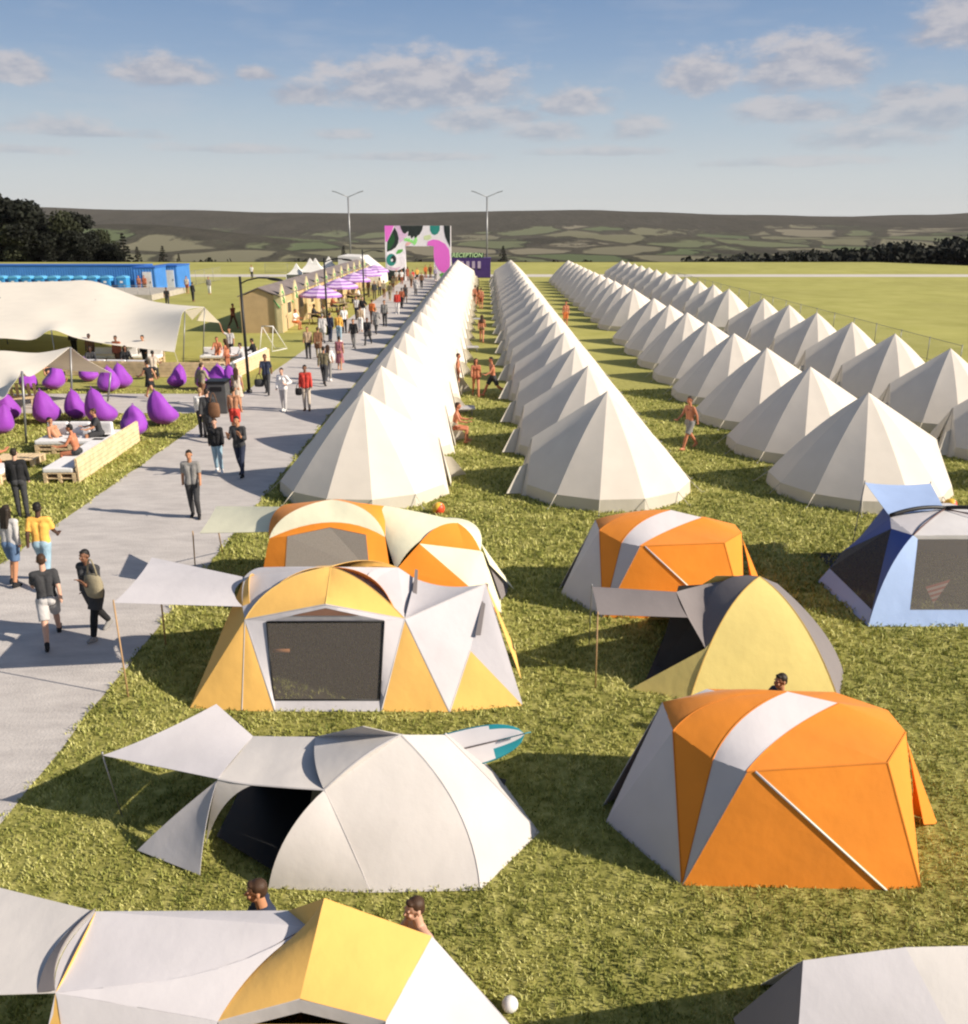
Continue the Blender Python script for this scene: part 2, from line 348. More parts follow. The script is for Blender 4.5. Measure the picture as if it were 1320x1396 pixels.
def grass(n):
    Y=3.6*(40/3.6)**rng.random(n); xl=-.64*Y-3; xr=.64*Y+3.5
    X=xl+(xr-xl)*rng.random(n)
    # clumping
    cx=np.floor(X/.16);cy=np.floor(Y/.16); hsh=np.modf(np.abs(np.sin(cx*12.9898+cy*78.233)*43758.5453))[0]
    X=X+(hsh-.5)*.1
    wj=.05*np.sin(Y*3.1)+.04*np.sin(Y*9.7)
    keep=~((X>pl+.02+wj)&(X<prr-.02+wj))&~((X<pl+.1)&(Y>34.65)&(Y<38.95))&(hsh+rng.random(n)*.9>.45)
    X,Y,hsh=X[keep],Y[keep],hsh[keep]; n=len(X)
    s=np.clip(Y/12,.75,2.4); h=(.026+.055*hsh*rng.random(n)+.02*rng.random(n))*np.minimum(s,1.35); wd=(.007+.006*rng.random(n))*s
    a=rng.random(n)*2*np.pi; la=rng.random(n)*2*np.pi; ln=h*(.2+.9*rng.random(n))
    dx,dy=np.cos(a)*wd,np.sin(a)*wd; lx,ly=np.cos(la)*ln,np.sin(la)*ln
    V=np.zeros((n,5,3),np.float32)
    V[:,0]=np.stack([X-dx,Y-dy,0*X],1); V[:,1]=np.stack([X+dx,Y+dy,0*X],1)
    V[:,2]=np.stack([X+lx*.35+dx*.8,Y+ly*.35+dy*.8,h*.62],1); V[:,3]=np.stack([X+lx*.35-dx*.8,Y+ly*.35-dy*.8,h*.62],1)
    V[:,4]=np.stack([X+lx,Y+ly,h],1)
    me=bpy.data.meshes.new('grass_blades'); me.vertices.add(n*5); me.vertices.foreach_set('co',V.ravel())
    base=np.arange(n)[:,None]*5; idx=np.concatenate([base+np.array([[0,1,2,3]]),base+np.array([[3,2,4]])],1).ravel()
    me.loops.add(n*7); me.loops.foreach_set('vertex_index',idx.astype(np.int32))
    ls=(np.arange(n)[:,None]*7+np.array([[0,4]])).ravel(); lt=np.tile([4,3],n)
    me.polygons.add(n*2); me.polygons.foreach_set('loop_start',ls.astype(np.int32)); me.polygons.foreach_set('loop_total',lt.astype(np.int32))
    me.update(calc_edges=True); me.materials.append(blade_mat())
    o=bpy.data.objects.new('grass_blades',me); C.objects.link(o); o['kind']='stuff'; tag(o,'short tufty green and straw coloured grass between the tents','grass')
grass(430000)
# ------------------------------------------------------------------ valley and hills
def terr_mat():
    m,nt,b=nodes('valley_fields'); N=nt.nodes; L=nt.links
    geo=N.new('ShaderNodeNewGeometry'); mp=N.new('ShaderNodeMapping'); mp.inputs['Scale'].default_value=(1/300,1/520,0); mp.inputs['Rotation'].default_value=(0,0,.5); L.new(geo.outputs['Position'],mp.inputs[0])
    nw=N.new('ShaderNodeTexNoise'); nw.inputs['Scale'].default_value=1/500; nw.inputs['Detail'].default_value=3; L.new(geo.outputs['Position'],nw.inputs['Vector'])
    wv=N.new('ShaderNodeVectorMath'); wv.operation='SCALE'; L.new(nw.outputs['Color'],wv.inputs[0]); wv.inputs['Scale'].default_value=.5
    ad=N.new('ShaderNodeVectorMath'); L.new(mp.outputs[0],ad.inputs[0]); L.new(wv.outputs[0],ad.inputs[1])
    v=N.new('ShaderNodeTexVoronoi'); v.inputs['Scale'].default_value=1; L.new(ad.outputs[0],v.inputs['Vector'])
    ve=N.new('ShaderNodeTexVoronoi'); ve.feature='DISTANCE_TO_EDGE'; ve.inputs['Scale'].default_value=1; L.new(ad.outputs[0],ve.inputs['Vector'])
    sp=N.new('ShaderNodeSeparateColor'); L.new(v.outputs['Color'],sp.inputs[0])
    cr=N.new('ShaderNodeValToRGB'); L.new(sp.outputs[0],cr.inputs[0]); e=cr.color_ramp.elements; cr.color_ramp.interpolation='CONSTANT'
    e[0].color=(.125,.14,.075,1); e[1].position=.8; e[1].color=(.20,.18,.125,1)
    for p,c in ((.25,(.155,.15,.09,1)),(.45,(.095,.12,.058,1)),(.62,(.165,.155,.10,1))): x=e.new(p); x.color=c
    def n(s,d,r=.6):
        q=N.new('ShaderNodeTexNoise'); q.inputs['Scale'].default_value=s; q.inputs['Detail'].default_value=d; q.inputs['Roughness'].default_value=r
        mq=N.new('ShaderNodeMapping'); mq.inputs['Scale'].default_value=(1,.55,1); L.new(geo.outputs['Position'],mq.inputs[0]); L.new(mq.outputs[0],q.inputs['Vector']); return q.outputs['Fac']
    def M(op,a,b_,c=None):
        q=N.new('ShaderNodeMath'); q.operation=op
        for i,x in enumerate((a,b_,c)):
            if x is None: continue
            if isinstance(x,(int,float)): q.inputs[i].default_value=x
            else: L.new(x,q.inputs[i])
        return q.outputs[0]
    def ss(x,a,b_):
        q=N.new('ShaderNodeMapRange'); q.interpolation_type='SMOOTHSTEP'; q.inputs['From Min'].default_value=a; q.inputs['From Max'].default_value=b_; L.new(x,q.inputs['Value']); return q.outputs[0]
    spz=N.new('ShaderNodeSeparateXYZ'); L.new(geo.outputs['Position'],spz.inputs[0])
    hedge=ss(M('ADD',ve.outputs['Distance'],M('MULTIPLY',n(.012,3),-.13)),.045,-.01)
    wood=ss(M('ADD',n(1/750,6,.62),M('MULTIPLY',ss(spz.outputs[2],-50,20),.22)),.53,.57)
    dark=M('MAXIMUM',M('MULTIPLY',hedge,.9),wood)
    mx=N.new('ShaderNodeMix'); mx.data_type='RGBA'; L.new(dark,mx.inputs[0]); L.new(cr.outputs[0],mx.inputs[6])
    wc=N.new('ShaderNodeValToRGB'); L.new(n(.006,6,.7),wc.inputs[0]); e=wc.color_ramp.elements; e[0].position=.3; e[0].color=(.026,.026,.018,1); e[1].position=.7; e[1].color=(.055,.05,.038,1)
    L.new(wc.outputs[0],mx.inputs[7]); L.new(mx.outputs[2],b.inputs['Base Color']); b.inputs['Roughness'].default_value=1; b.inputs['Specular IOR Level'].default_value=0
    bp=N.new('ShaderNodeBump'); bp.inputs['Strength'].default_value=.8; bp.inputs['Distance'].default_value=14; L.new(M('MULTIPLY',n(.02,4),dark),bp.inputs['Height']); L.new(bp.outputs[0],b.inputs['Normal'])
    return m
def sm(x,a,b): t=min(1,max(0,(x-a)/(b-a))); return t*t*(3-2*t)
SKL=[(-400,286),(0,284),(100,284),(300,287),(420,289),(500,291),(570,291.5),(640,289.5),(700,288),(785,287),(850,290),(960,293),(1100,296),(1200,293),(1320,289),(1700,287)]
def skyl(px):
    for (a,ya),(b,yb) in zip(SKL,SKL[1:]):
        if a<=px<=b: return ya+(yb-ya)*sm(px,a,b)
    return 287
def zt(X,Y):
    d=math.hypot(X,Y); px=660+1206*X/(max(Y,1)*.95)*.9 if Y>50 else 660
    edge=178-max(0,X-76)*1.45 if X>76 else 178
    z=-1.2-88*sm(Y-edge,0,900)
    z+=16*mnoise.noise(Vector((X/900,Y/900,0)))*sm(Y,400,1500)
    rz=P(min(1700,max(-400,px)),skyl(px),6500).z
    z+=(rz+92)*sm(Y,4300,6500)*(1+.04*mnoise.noise(Vector((X/700,Y/700,4))))
    z+=95*math.exp(-((X+1380)/640)**2-((Y-3500)/620)**2)
    z+=120*math.exp(-((X-3200)/1250)**2-((Y-4300)/800)**2)
    z+=45*math.exp(-((X-500)/900)**2-((Y-4000)/500)**2)
    return z
tb=MB(); yl=[150,165,172,177.8,184,195,215,250,300,360]+[430*1.068**i for i in range(46)]
nx=121; vs=[];fs=[]
for j,y in enumerate(yl):
    hw=max(430,y*1.25)
    for i in range(nx):
        x=-hw+2*hw*i/(nx-1); z=zt(x,y)
        if y<180 and x<150: z=min(z,-1.5)
        vs.append((x,y,z))
for j in range(len(yl)-1):
    for i in range(nx-1): fs.append((j*nx+i,j*nx+i+1,(j+1)*nx+i+1,(j+1)*nx+i))
tb.add(vs,fs,terr_mat(),True); struct(tb.build('hills'))
# ------------------------------------------------------------------ trees
M_LEAF=[mat('leaf_dark',(.010,.012,.007),.8,.5,.5),mat('leaf_mid',(.024,.028,.011),.8,.5,.5)]
M_BARK=mat('bark',(.05,.038,.028),.9,.3,2,.5,8)
def leafmesh(name,parent,lobes,nl,size,mt,seed,con=False):
    r=np.random.default_rng(seed); k=len(lobes); L_=np.array(lobes,float)
    w=(L_[:,3]**2); idx=r.choice(k,nl,p=w/w.sum())
    d=r.normal(size=(nl,3)); d/=np.linalg.norm(d,axis=1)[:,None]; rad=r.random(nl)**.4
    c=L_[idx,:3]+d*(rad*L_[idx,3])[:,None]*np.array([1,1,.8 if not con else .55])
    a=r.normal(size=(nl,3)); a/=np.linalg.norm(a,axis=1)[:,None]; b=np.cross(a,r.normal(size=(nl,3))); b/=np.linalg.norm(b,axis=1)[:,None]
    s=(size*(.6+.8*r.random(nl)))[:,None]; V=np.stack([c-a*s-b*s*.5,c+a*s-b*s*.5,c+a*s*.8+b*s*.6,c-a*s*.8+b*s*.6],1)
    m=MB(); m.v=[tuple(p) for p in V.reshape(-1,3)]; m.f=[(4*i,4*i+1,4*i+2,4*i+3) for i in range(nl)]; m.mats=[mt]; m.mi=[0]*nl; m.sm=[False]*nl
    return m.build(name,parent,clean=False)
def broadleaf(seed,mt):
    rd=random.Random(seed); t=thing('broadleaf_tree','tree','tree')
    m=MB(); m.tube([(0,0,-.5),(.1,0,2),(.0,.1,4.2),(.1,.1,6.5)],[.42,.33,.24,.08],M_BARK)
    lobes=[]
    for i in range(20):
        a=rd.random()*6.28; rr=3.4*rd.random()**.6; z=1.6+7.2*rd.random(); q=1.2+1.3*rd.random(); rr*=(1-(abs(z-5)/7)); lobes.append((rr*math.cos(a),rr*math.sin(a),z,q))
        if i%2: m.tube([(0,0,3),(rr*.5*math.cos(a),rr*.5*math.sin(a),3+(z-3)*.6),(rr*math.cos(a),rr*math.sin(a),z)],[.16,.1,.03],M_BARK,6)
    m.build('trunk',t); leafmesh('crown',t,lobes,5200,.25,mt,seed); return t
def conifer(seed):
    rd=random.Random(seed); t=thing('conifer_tree','tree','tree'); m=MB(); m.tube([(0,0,-.4),(0,0,5),(0,0,9.6)],[.28,.17,.03],M_BARK); lobes=[]
    for lv in range(11):
        z=1.0+lv*.8; rr=(9.8-z)*.34
        for q in range(7):
            a=rd.random()*6.28; e=rr*(.35+.6*rd.random()); lobes.append((e*math.cos(a),e*math.sin(a),z-.12*e+rd.random()*.3,.28+.07*rr))
            m.tube([(0,0,z),(e*math.cos(a),e*math.sin(a),z-.12*e)],[.05,.015],M_BARK,5)
    m.build('trunk',t); leafmesh('crown',t,lobes,2600,.17,M_LEAF[0],seed,True); return t
BT=[broadleaf(11,M_LEAF[0]),broadleaf(12,M_LEAF[0]),broadleaf(13,M_LEAF[1])]; CT=conifer(21)
# template trees become the first four placed trees
def put_tree(tmpl,used,x,ytop,Y,label,group,base=9.3):
    top=P(x,ytop,Y); z0=zt(top.x,Y); s=(top.z-z0)/base
    if tmpl.name in used: t=dup(tmpl,(top.x,Y,z0),random.random()*6,label,group)
    else: used.add(tmpl.name); t=tmpl; KIDS[t.name]=[(c,[]) for c in kids(t)]; t.location=(top.x,Y,z0); t['label']=label; t['group']=group
    t.scale=(s*1.05,s*1.05,s)
used=set()
LT=[(-26,268,186,0,'tallest dark broadleaf tree at the left border of the photo'),(8,264,188,1,'tall dark broadleaf tree second from the left border'),(34,280,184,0,'dark broadleaf tree rising behind the blue cabins, third from the left border'),
(56,290,190,1,'dark broadleaf tree at the notch in the left skyline'),(82,294,185,2,'olive topped broadleaf tree left of the middle of the dark grove'),(104,295,192,0,'round headed broadleaf tree at the middle of the dark grove'),
(122,314,184,1,'lower dark broadleaf tree on the sloping side of the grove'),(140,317,188,2,'green lit broadleaf tree beside the conifer of the grove'),(20,305,182,2,'short dark broadleaf tree filling the foot of the grove at far left'),
(68,312,181.5,1,'short dark broadleaf tree at the foot of the grove behind the cabins'),(100,318,182,0,'short dark broadleaf tree below the round headed tree'),(152,330,183,1,'small dark broadleaf tree at the right end of the grove'),(-70,262,187,1,'dark broadleaf tree just past the left border of the photo'),(-115,270,184,0,'dark broadleaf tree well past the left border, beside a taller one'),(-165,266,189,2,'olive dark broadleaf tree far past the left border')]
for i,(x,y,Y,k,l) in enumerate(LT): put_tree(BT[k],used,x,y,Y,l,'dark trees at the left edge of the field')
for x,y,Y,l in [(166,316,181,'dark conifer with a pointed tip at the right end of the grove'),(186,335,181,'small conifer at the foot of the grove end'),(221,334,182,'lone dark conifer right of the grove'),
    (468,334,186,'dark conifer above the roofs of the wooden huts'),(686,334,188,'dark conifer between the two middle rows of bell tents'),(243,345,184,'little conifer bush right of the lone conifer')]:
    put_tree(CT,used,x,y,Y,l,'conifers along the far field edge',9.8)
# far wood on the right as one mass
lob=[]
rd=random.Random(5)
for i in range(460):
    px=930+500*rd.random()**.6; base=min(357+max(0,(px-1195))*.035,364)
    top=354.5-max(0,px-960)*.07-rd.random()*2.5*min(1,max(0.2,(px-850)/200))
    if px>1150: top=min(top,341-(px-1150)*.125+rd.random()*5)
    yy=top+(357-top)*rd.random()**1.1; Y=262+60*rd.random()
    q=P(px,yy,Y); lob.append((q.x,q.y,q.z-2,2.4+1.8*rd.random()))
for i in range(25):
    px=250+560*rd.random(); yy=355.5+2*rd.random(); q=P(px,yy,290); lob.append((q.x,q.y,q.z-1.5,1.5+1.5*rd.random()))
fw=leafmesh('far_wood',None,lob,16000,.75,M_LEAF[0],77); fw['kind']='stuff'; tag(fw,'dark far wood beyond the field edge','woodland')

# ------------------------------------------------------------------ air
hm=bpy.data.materials.new('haze_air'); hm.use_nodes=True; hn=hm.node_tree; hn.nodes.remove(hn.nodes['Principled BSDF'])
pv=hn.nodes.new('ShaderNodeVolumePrincipled'); pv.inputs['Density'].default_value=2.8e-5; pv.inputs['Color'].default_value=(.86,.80,.76,1); pv.inputs['Anisotropy'].default_value=0.
hn.links.new(pv.outputs[0],hn.nodes['Material Output'].inputs['Volume'])
hb=MB(); hb.box((0,4600,40),(26000,10000,340),hm); ho=hb.build('haze'); ho['kind']='stuff'; tag(ho,'thin pale haze over the field and the far hills','haze')
scene.cycles.volume_bounces=0
# ------------------------------------------------------------------ bell tents
TR,TH,TW=2.42,2.76,.34
def bell():
    t=thing('bell_tent','bell tent','tent')
    n=12; ap=Vector((0,0,TH)); rim=[]
    angs=[R(22+ (360-44)*i/(n-1)) for i in range(n)]   # the gap faces +X: the A-frame door
    rim=[Vector((TR*math.cos(a),TR*math.sin(a),TW)) for a in angs]
    roof=MB()
    pk=Vector((2.06,0,1.46))
    def panel(a,b,sag,bow=.16):
        # panels sag a little between their seams
        A=line(ap,a,9); B=line(ap,b,9); vs=[];fs=[]
        for i in range(9):
            for j in range(5):
                p=A[i].lerp(B[i],j/4); p=p+(Vector((0,0,bow*math.sin(math.pi*i/8)**.9))) -Vector((0,0,sag*math.sin(math.pi*j/4)*i/8)); vs.append(p)
        for i in range(8):
            for j in range(4): fs.append((i*5+j,i*5+j+1,i*5+j+6,i*5+j+5))
        return vs,fs
    for i in range(n-1):
        v,f=panel(rim[i],rim[i+1],.012); roof.add(v,f,M_CAN,True)
    for a in (rim[0],rim[-1]):
        v,f=panel(a,pk,.01)
        # ridge of the porch stays straight, the rim side follows the bowed roof
        for q in range(9):
            for j in range(5): v[q*5+j]=v[q*5+j]-Vector((0,0,.16*math.sin(math.pi*q/8)**.9*j/4))
        roof.add(v,[tuple(reversed(q)) for q in f] if a is rim[0] else f,M_CAN,True)
    # cap at the peak
    roof.lathe([(.0,TH+.012),(.06,TH-.045),(.2,TH-.18)],M_CAN,12)
    o=roof.build('roof',t,clean=False)
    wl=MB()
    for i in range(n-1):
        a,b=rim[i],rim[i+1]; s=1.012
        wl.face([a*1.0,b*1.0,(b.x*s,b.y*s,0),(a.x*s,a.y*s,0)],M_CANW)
    for a,sg in ((rim[0],-1),(rim[-1],1)):
        q=Vector((2.40,.82*(1 if a.y>0 else -1),0)); wl.face([a,(a.x*1.01,a.y*1.01,0),q,pk],M_CAN)
    wl.build('wall',t)
    d=MB(); q0=Vector((2.405,-.8,0));q1=Vector((2.405,.8,0)); pk2=pk+Vector((.01,0,-.02)); mid=Vector((2.41,.0,0))
    d.face([pk2,q0,mid.lerp(q0,.45)+Vector((-.08,0,0))],M_CAN); d.face([pk2,mid.lerp(q1,.05),q1],M_CAN)
    d.tube([pk2+Vector((.02,0,0)),mid],.012,M_CANW,5)
    d.build('door',t)
    f=MB(); f.face([(p.x*.95,p.y*.95,.012) for p in rim],M_FLOOR); f.build('groundsheet',t)
    tb=MB()   # door flap tied back beside the entrance
    tb.patch([q1+Vector((0,.02,.05)),pk.lerp(q1,.45)],[q1+Vector((.42,.18,.1)),pk.lerp(q1,.5)+Vector((.2,.1,0))],M_CANW,.05,5); tb.build('door_flap',t,thick=.01)
    for i in (1,2,3,4,5,6,7,8,9,10):
        a=angs[i]; u=Vector((math.cos(a),math.sin(a),0)); r=MB(); r.tube([u*TR+Vector((0,0,TW)),u*(TR+.38)],.009,M_ROPE,5); 
        r.tube([u*(TR+.39)+Vector((0,0,.06)),u*(TR+.36)+Vector((0,0,-.05))],.014,M_STEEL,5); r.build('guy_rope',t)
    return t
BELL=bell()
SPC=4.62
def rowY(y0,k,gap): return y0+SPC*k+(3.6 if gap and k>=8 else 0)
ROWS=[('path side',-3.36,24.4,0.,21,False,'in the row along the grey path'),
      ('inner',3.42,24.4,math.pi,21,False,'in the row right of the bathers alley'),
      ('third',10.62,24.2,0.,20,True,'in the third row from the path'),
      ('outer',17.4,24.0,math.pi,20,True,'in the outermost row by the open field')]
first=True
for nm,x,y0,rz,n,gap,where in ROWS:
    for k in range(n):
        y=rowY(y0,k,gap)
        lab=('%s cream bell tent %s'%('farthest' if k==n-1 else ORD[k],where)) 
        jx,jr=random.uniform(-.04,.04),random.uniform(-.02,.02)
        if first:
            first=False; BELL.location=(x,y,0); BELL['label']=lab; BELL['group']='cream bell tents in four long rows'; BELL.rotation_euler=(0,0,rz)
            KIDS[BELL.name]=[(c,[]) for c in kids(BELL)]
        else: dup(BELL,(x+jx,y,0),rz+jr,lab,'cream bell tents in four long rows')
# ------------------------------------------------------------------ camping tents
def poles(t,lst,mt=M_POLE,r=.014):
    for a,b in lst:
        m=MB(); m.tube([a,b],r,mt,6); m.tube([Vector(b)-Vector((0,0,.02)),Vector(b)+Vector((0,0,.05))],.012,mt,5); m.build('awning_pole',t)
def rope(t,a,b,mt=M_ROPE):
    m=MB(); m.tube([a,b],.006,mt,4); m.build('guy_rope',t)
# ---- orange geodesic dome (twice)
def orange_dome(label):
    t=thing('dome_tent',label,'tent'); MY=9.62; s=MB()
    A=G(930,1207);B=G(1255,1210);Mf=G(1080,1213);D=G(828,1128);D=Vector((D.x,MY-.2,0))
    Lh=P(918,996.5,9.2);h1=P(972,1035,8.75);h2=P(1018,1052,8.46);hub=P(1210,1040,8.62);hR=P(1235,998.5,9.3)
    t1=P(1072,943,9.62);t2=P(1143,959,9.62);tl=P(1005,949,9.62);f=P(1115,971,9.25)
    mir=lambda p:Vector((p.x,MY+.58*(MY-p.y),p.z))
    s.tri(Lh,A,D,M_GR,0,MY); s.tri(Lh,h1,A,M_OR,0,MY); s.tri(h1,h2,A,M_GR,0,MY)
    c1=arc(h1,P(1012,979,9.2),t1); c2=arc(h2,P(1072,1000,9.13),t2); c0=arc(Lh,P(955,966,9.45),tl)
    s.patch(c0,c1,M_OR,.02,8,True,MY); s.patch(c1,c2,M_GR,.03,8,True,MY)
    zA,zB=h2.lerp(hub,.06),A.lerp(B,.85)+Vector((0,-.04,0)); s.patch(line(A,zB,9),line(h2,zA,9),M_OR,.0,8,True,MY); s.patch(line(zB,B,9),line(zA,hub,9),M_OR,.0,8,True,MY)
    s.patch(c2[:8],line(h2,hub,8),M_OR,.0,8,True,MY); s.patch(c2[7:],line(hub,hR,6),M_OR,.0,6,True,MY)
    s.tri(hub,hR,B,M_OR,.02,MY)
    # side closures over the ridge line
    s.patch(c0,[mir(p) for p in c0],M_OR,.0,4); s.tri(Lh,mir(Lh),D,M_GR,.02); s.tri(hR,mir(hR),t2,M_OR,.02)
    s.patch(line(hR,mir(hR)),line(B,mir(B)),M_OR,.03)
    s.seam(M_SEAMO,c0,c1,c2,line(h2,hub),line(hub,hR),line(hub,B),line(h1,A),line(Lh,A)); s.seam(M_SEAM,line(h2,A))
    sh=s.build('flysheet',t,thick=.008)
    fl=MB(); E=P(1278,1123,9.4); a=P(1237,1012,9.3); b=P(1249,1117,9.3)
    fl.patch(line(a,E),arc(a,b+Vector((.0,.2,-.05)),mir(B)+Vector((0,-.6,.1))),M_OR,.02); fl.tri(a,E,b+Vector((.05,-.1,0)),M_OR,.0)
    fl.build('door_flap',t,thick=.008)
    z=MB(); z.tube([zA+Vector((0,-.012,.0)),zB+Vector((0,-.014,.0))],.014,M_WPAINT,6); z.build('zip_tape',t)
    return t
DOME=orange_dome('orange dome tent with lilac grey band, the near one in front of the yellow tent')
KIDS[DOME.name]=[(c,[]) for c in kids(DOME)]; DOME['group']='orange dome tents with a grey band'
dup(DOME,(.02,7.22,0),0,'orange dome tent with a lilac grey band, standing behind the yellow tunnel tent','orange dome tents with a grey band')
# ---- grey white dome with wings
def white_dome():
    t=thing('dome_tent','off-white round dome tent with a dark open porch and pointed grey awning wings','tent'); s=MB(); W=M_DW; MY=9.75
    B0=G(366,1211);B1=G(505,1217);B2=G(655,1214);B3=G(735,1135)
    ap=P(495,990,9.4);hb=P(442,1077,8.85);R1=P(547,1002,9.42);rr=P(607,1002,9.75);m0=P(430,1005,9.85)
    s.patch(arc(B0,P(391,1140,8.45),hb),line(B1,hb),W,.03)                                   # near left panel
    e1=arc(B1,P(474,1145,8.55),hb); e2=arc(R1,P(495,1032,9.12),hb)[::-1]
    s.patch(e1,arc(B2,P(622,1100,8.95),R1),W,.10,10)
    s.patch(e2,[R1]*9,W,.0)
    s.patch(arc(hb,P(430,1040,9.2),m0),arc(hb,P(495,1032,9.12),R1),M_DW,.0); s.tri(m0,ap,R1,M_DW)
    s.patch(arc(B2,P(622,1100,8.95),R1),arc(B3,P(672,1068,9.45),rr),W,.06,8)
    pass
    # back half
    Bk=[Vector((B0.x+.2,11.0,0)),Vector((B1.x,11.3,0)),Vector((B2.x-.2,11.2,0)),Vector((B3.x-.45,10.3,0))]
    tp=[m0,ap,R1,rr]
    s.patch(resamp(Bk,13),resamp(tp,13),W,.0,8); s.patch(line(B3,Bk[3]),line(rr,rr+Vector((0,.05,0))),W); s.patch(line(m0,ap),line(tp[0],tp[1]),W); s.patch(line(ap,R1),line(tp[1],tp[2]),W)
    # porch tunnel to the left
    aL=P(297,1062,9.0);aR=P(345,1004,10.0);dt=P(345,1070,8.95)
    q=P(281,1150,8.95); qg=Vector((q.x,q.y,0))
    E2=resamp([aL,P(318,1066,8.97),dt,P(395,1074,8.87),hb],17); s.patch(E2,line(aR,m0,17),M_DW,.0,8)
    s.patch(arc(aL,P(288,1102,8.95),q),arc(dt,P(306,1098,8.93),q),M_DW,.0)
    s.patch(line(aR,m0),line(Vector((aR.x-.1,11.1,0)),Bk[0]),W,.05)
    s.seam(M_SEAM,e1,arc(B2,P(622,1100,8.95),R1),arc(B3,P(672,1068,9.45),rr),arc(hb,P(495,1032,9.12),R1),E2)
    s.build('flysheet',t,thick=.008)
    inn=MB(); k_=[Vector((-3.25,10.6,0)),Vector((-1.9,10.7,0)),Vector((-2.0,9.95,.92)),Vector((-2.95,10.0,.85))]; inn.face(k_,M_BLK); inn.face([B0+Vector((.3,.3,.05)),hb+Vector((.08,.1,-.08)),m0+Vector((.05,.05,-.08)),Vector((-1.9,10.7,.05))],M_BLK); inn.build('interior_shade',t)  # black sheets paint the shade inside the porch
    fl=MB(); fl.face([B0+Vector((.12,.12,.075)),Vector((B2.x,B2.y+.2,.075)),Vector((.3,10.2,.075)),Vector((-1.5,11.2,.075)),Vector((-3.2,10.6,.075)),q*1+Vector((.1,.1,.075-q.z))],M_BLK); fl.build('groundsheet',t)  # floor coloured black to stand for shade under the porch
    a=MB(); tip=P(140,1030,9.4);tb=P(295,960,10.4)
    e0=arc(tip,P(215,1000,9.75),tb); a.patch(e0,arc(aL,P(318,1035,9.4),aR),M_GR,-.06,8); a.build('awning',t,thick=.006)
    wv=MB(); q0=G(188,1162);q1=G(273,1196); wv.patch(arc(P(296,1064,9.0),P(238,1112,8.95),q0+Vector((0,0,.03))),arc(P(296,1064,9.0),P(281,1125,8.75),q1+Vector((0,0,.03))),M_GR,-.08,8); wv.build('side_wing',t,thick=.006)
    poles(t,[((tip.x+.08,tip.y+.1,0),tip)],M_STEEL,.01)
    return t
white_dome()
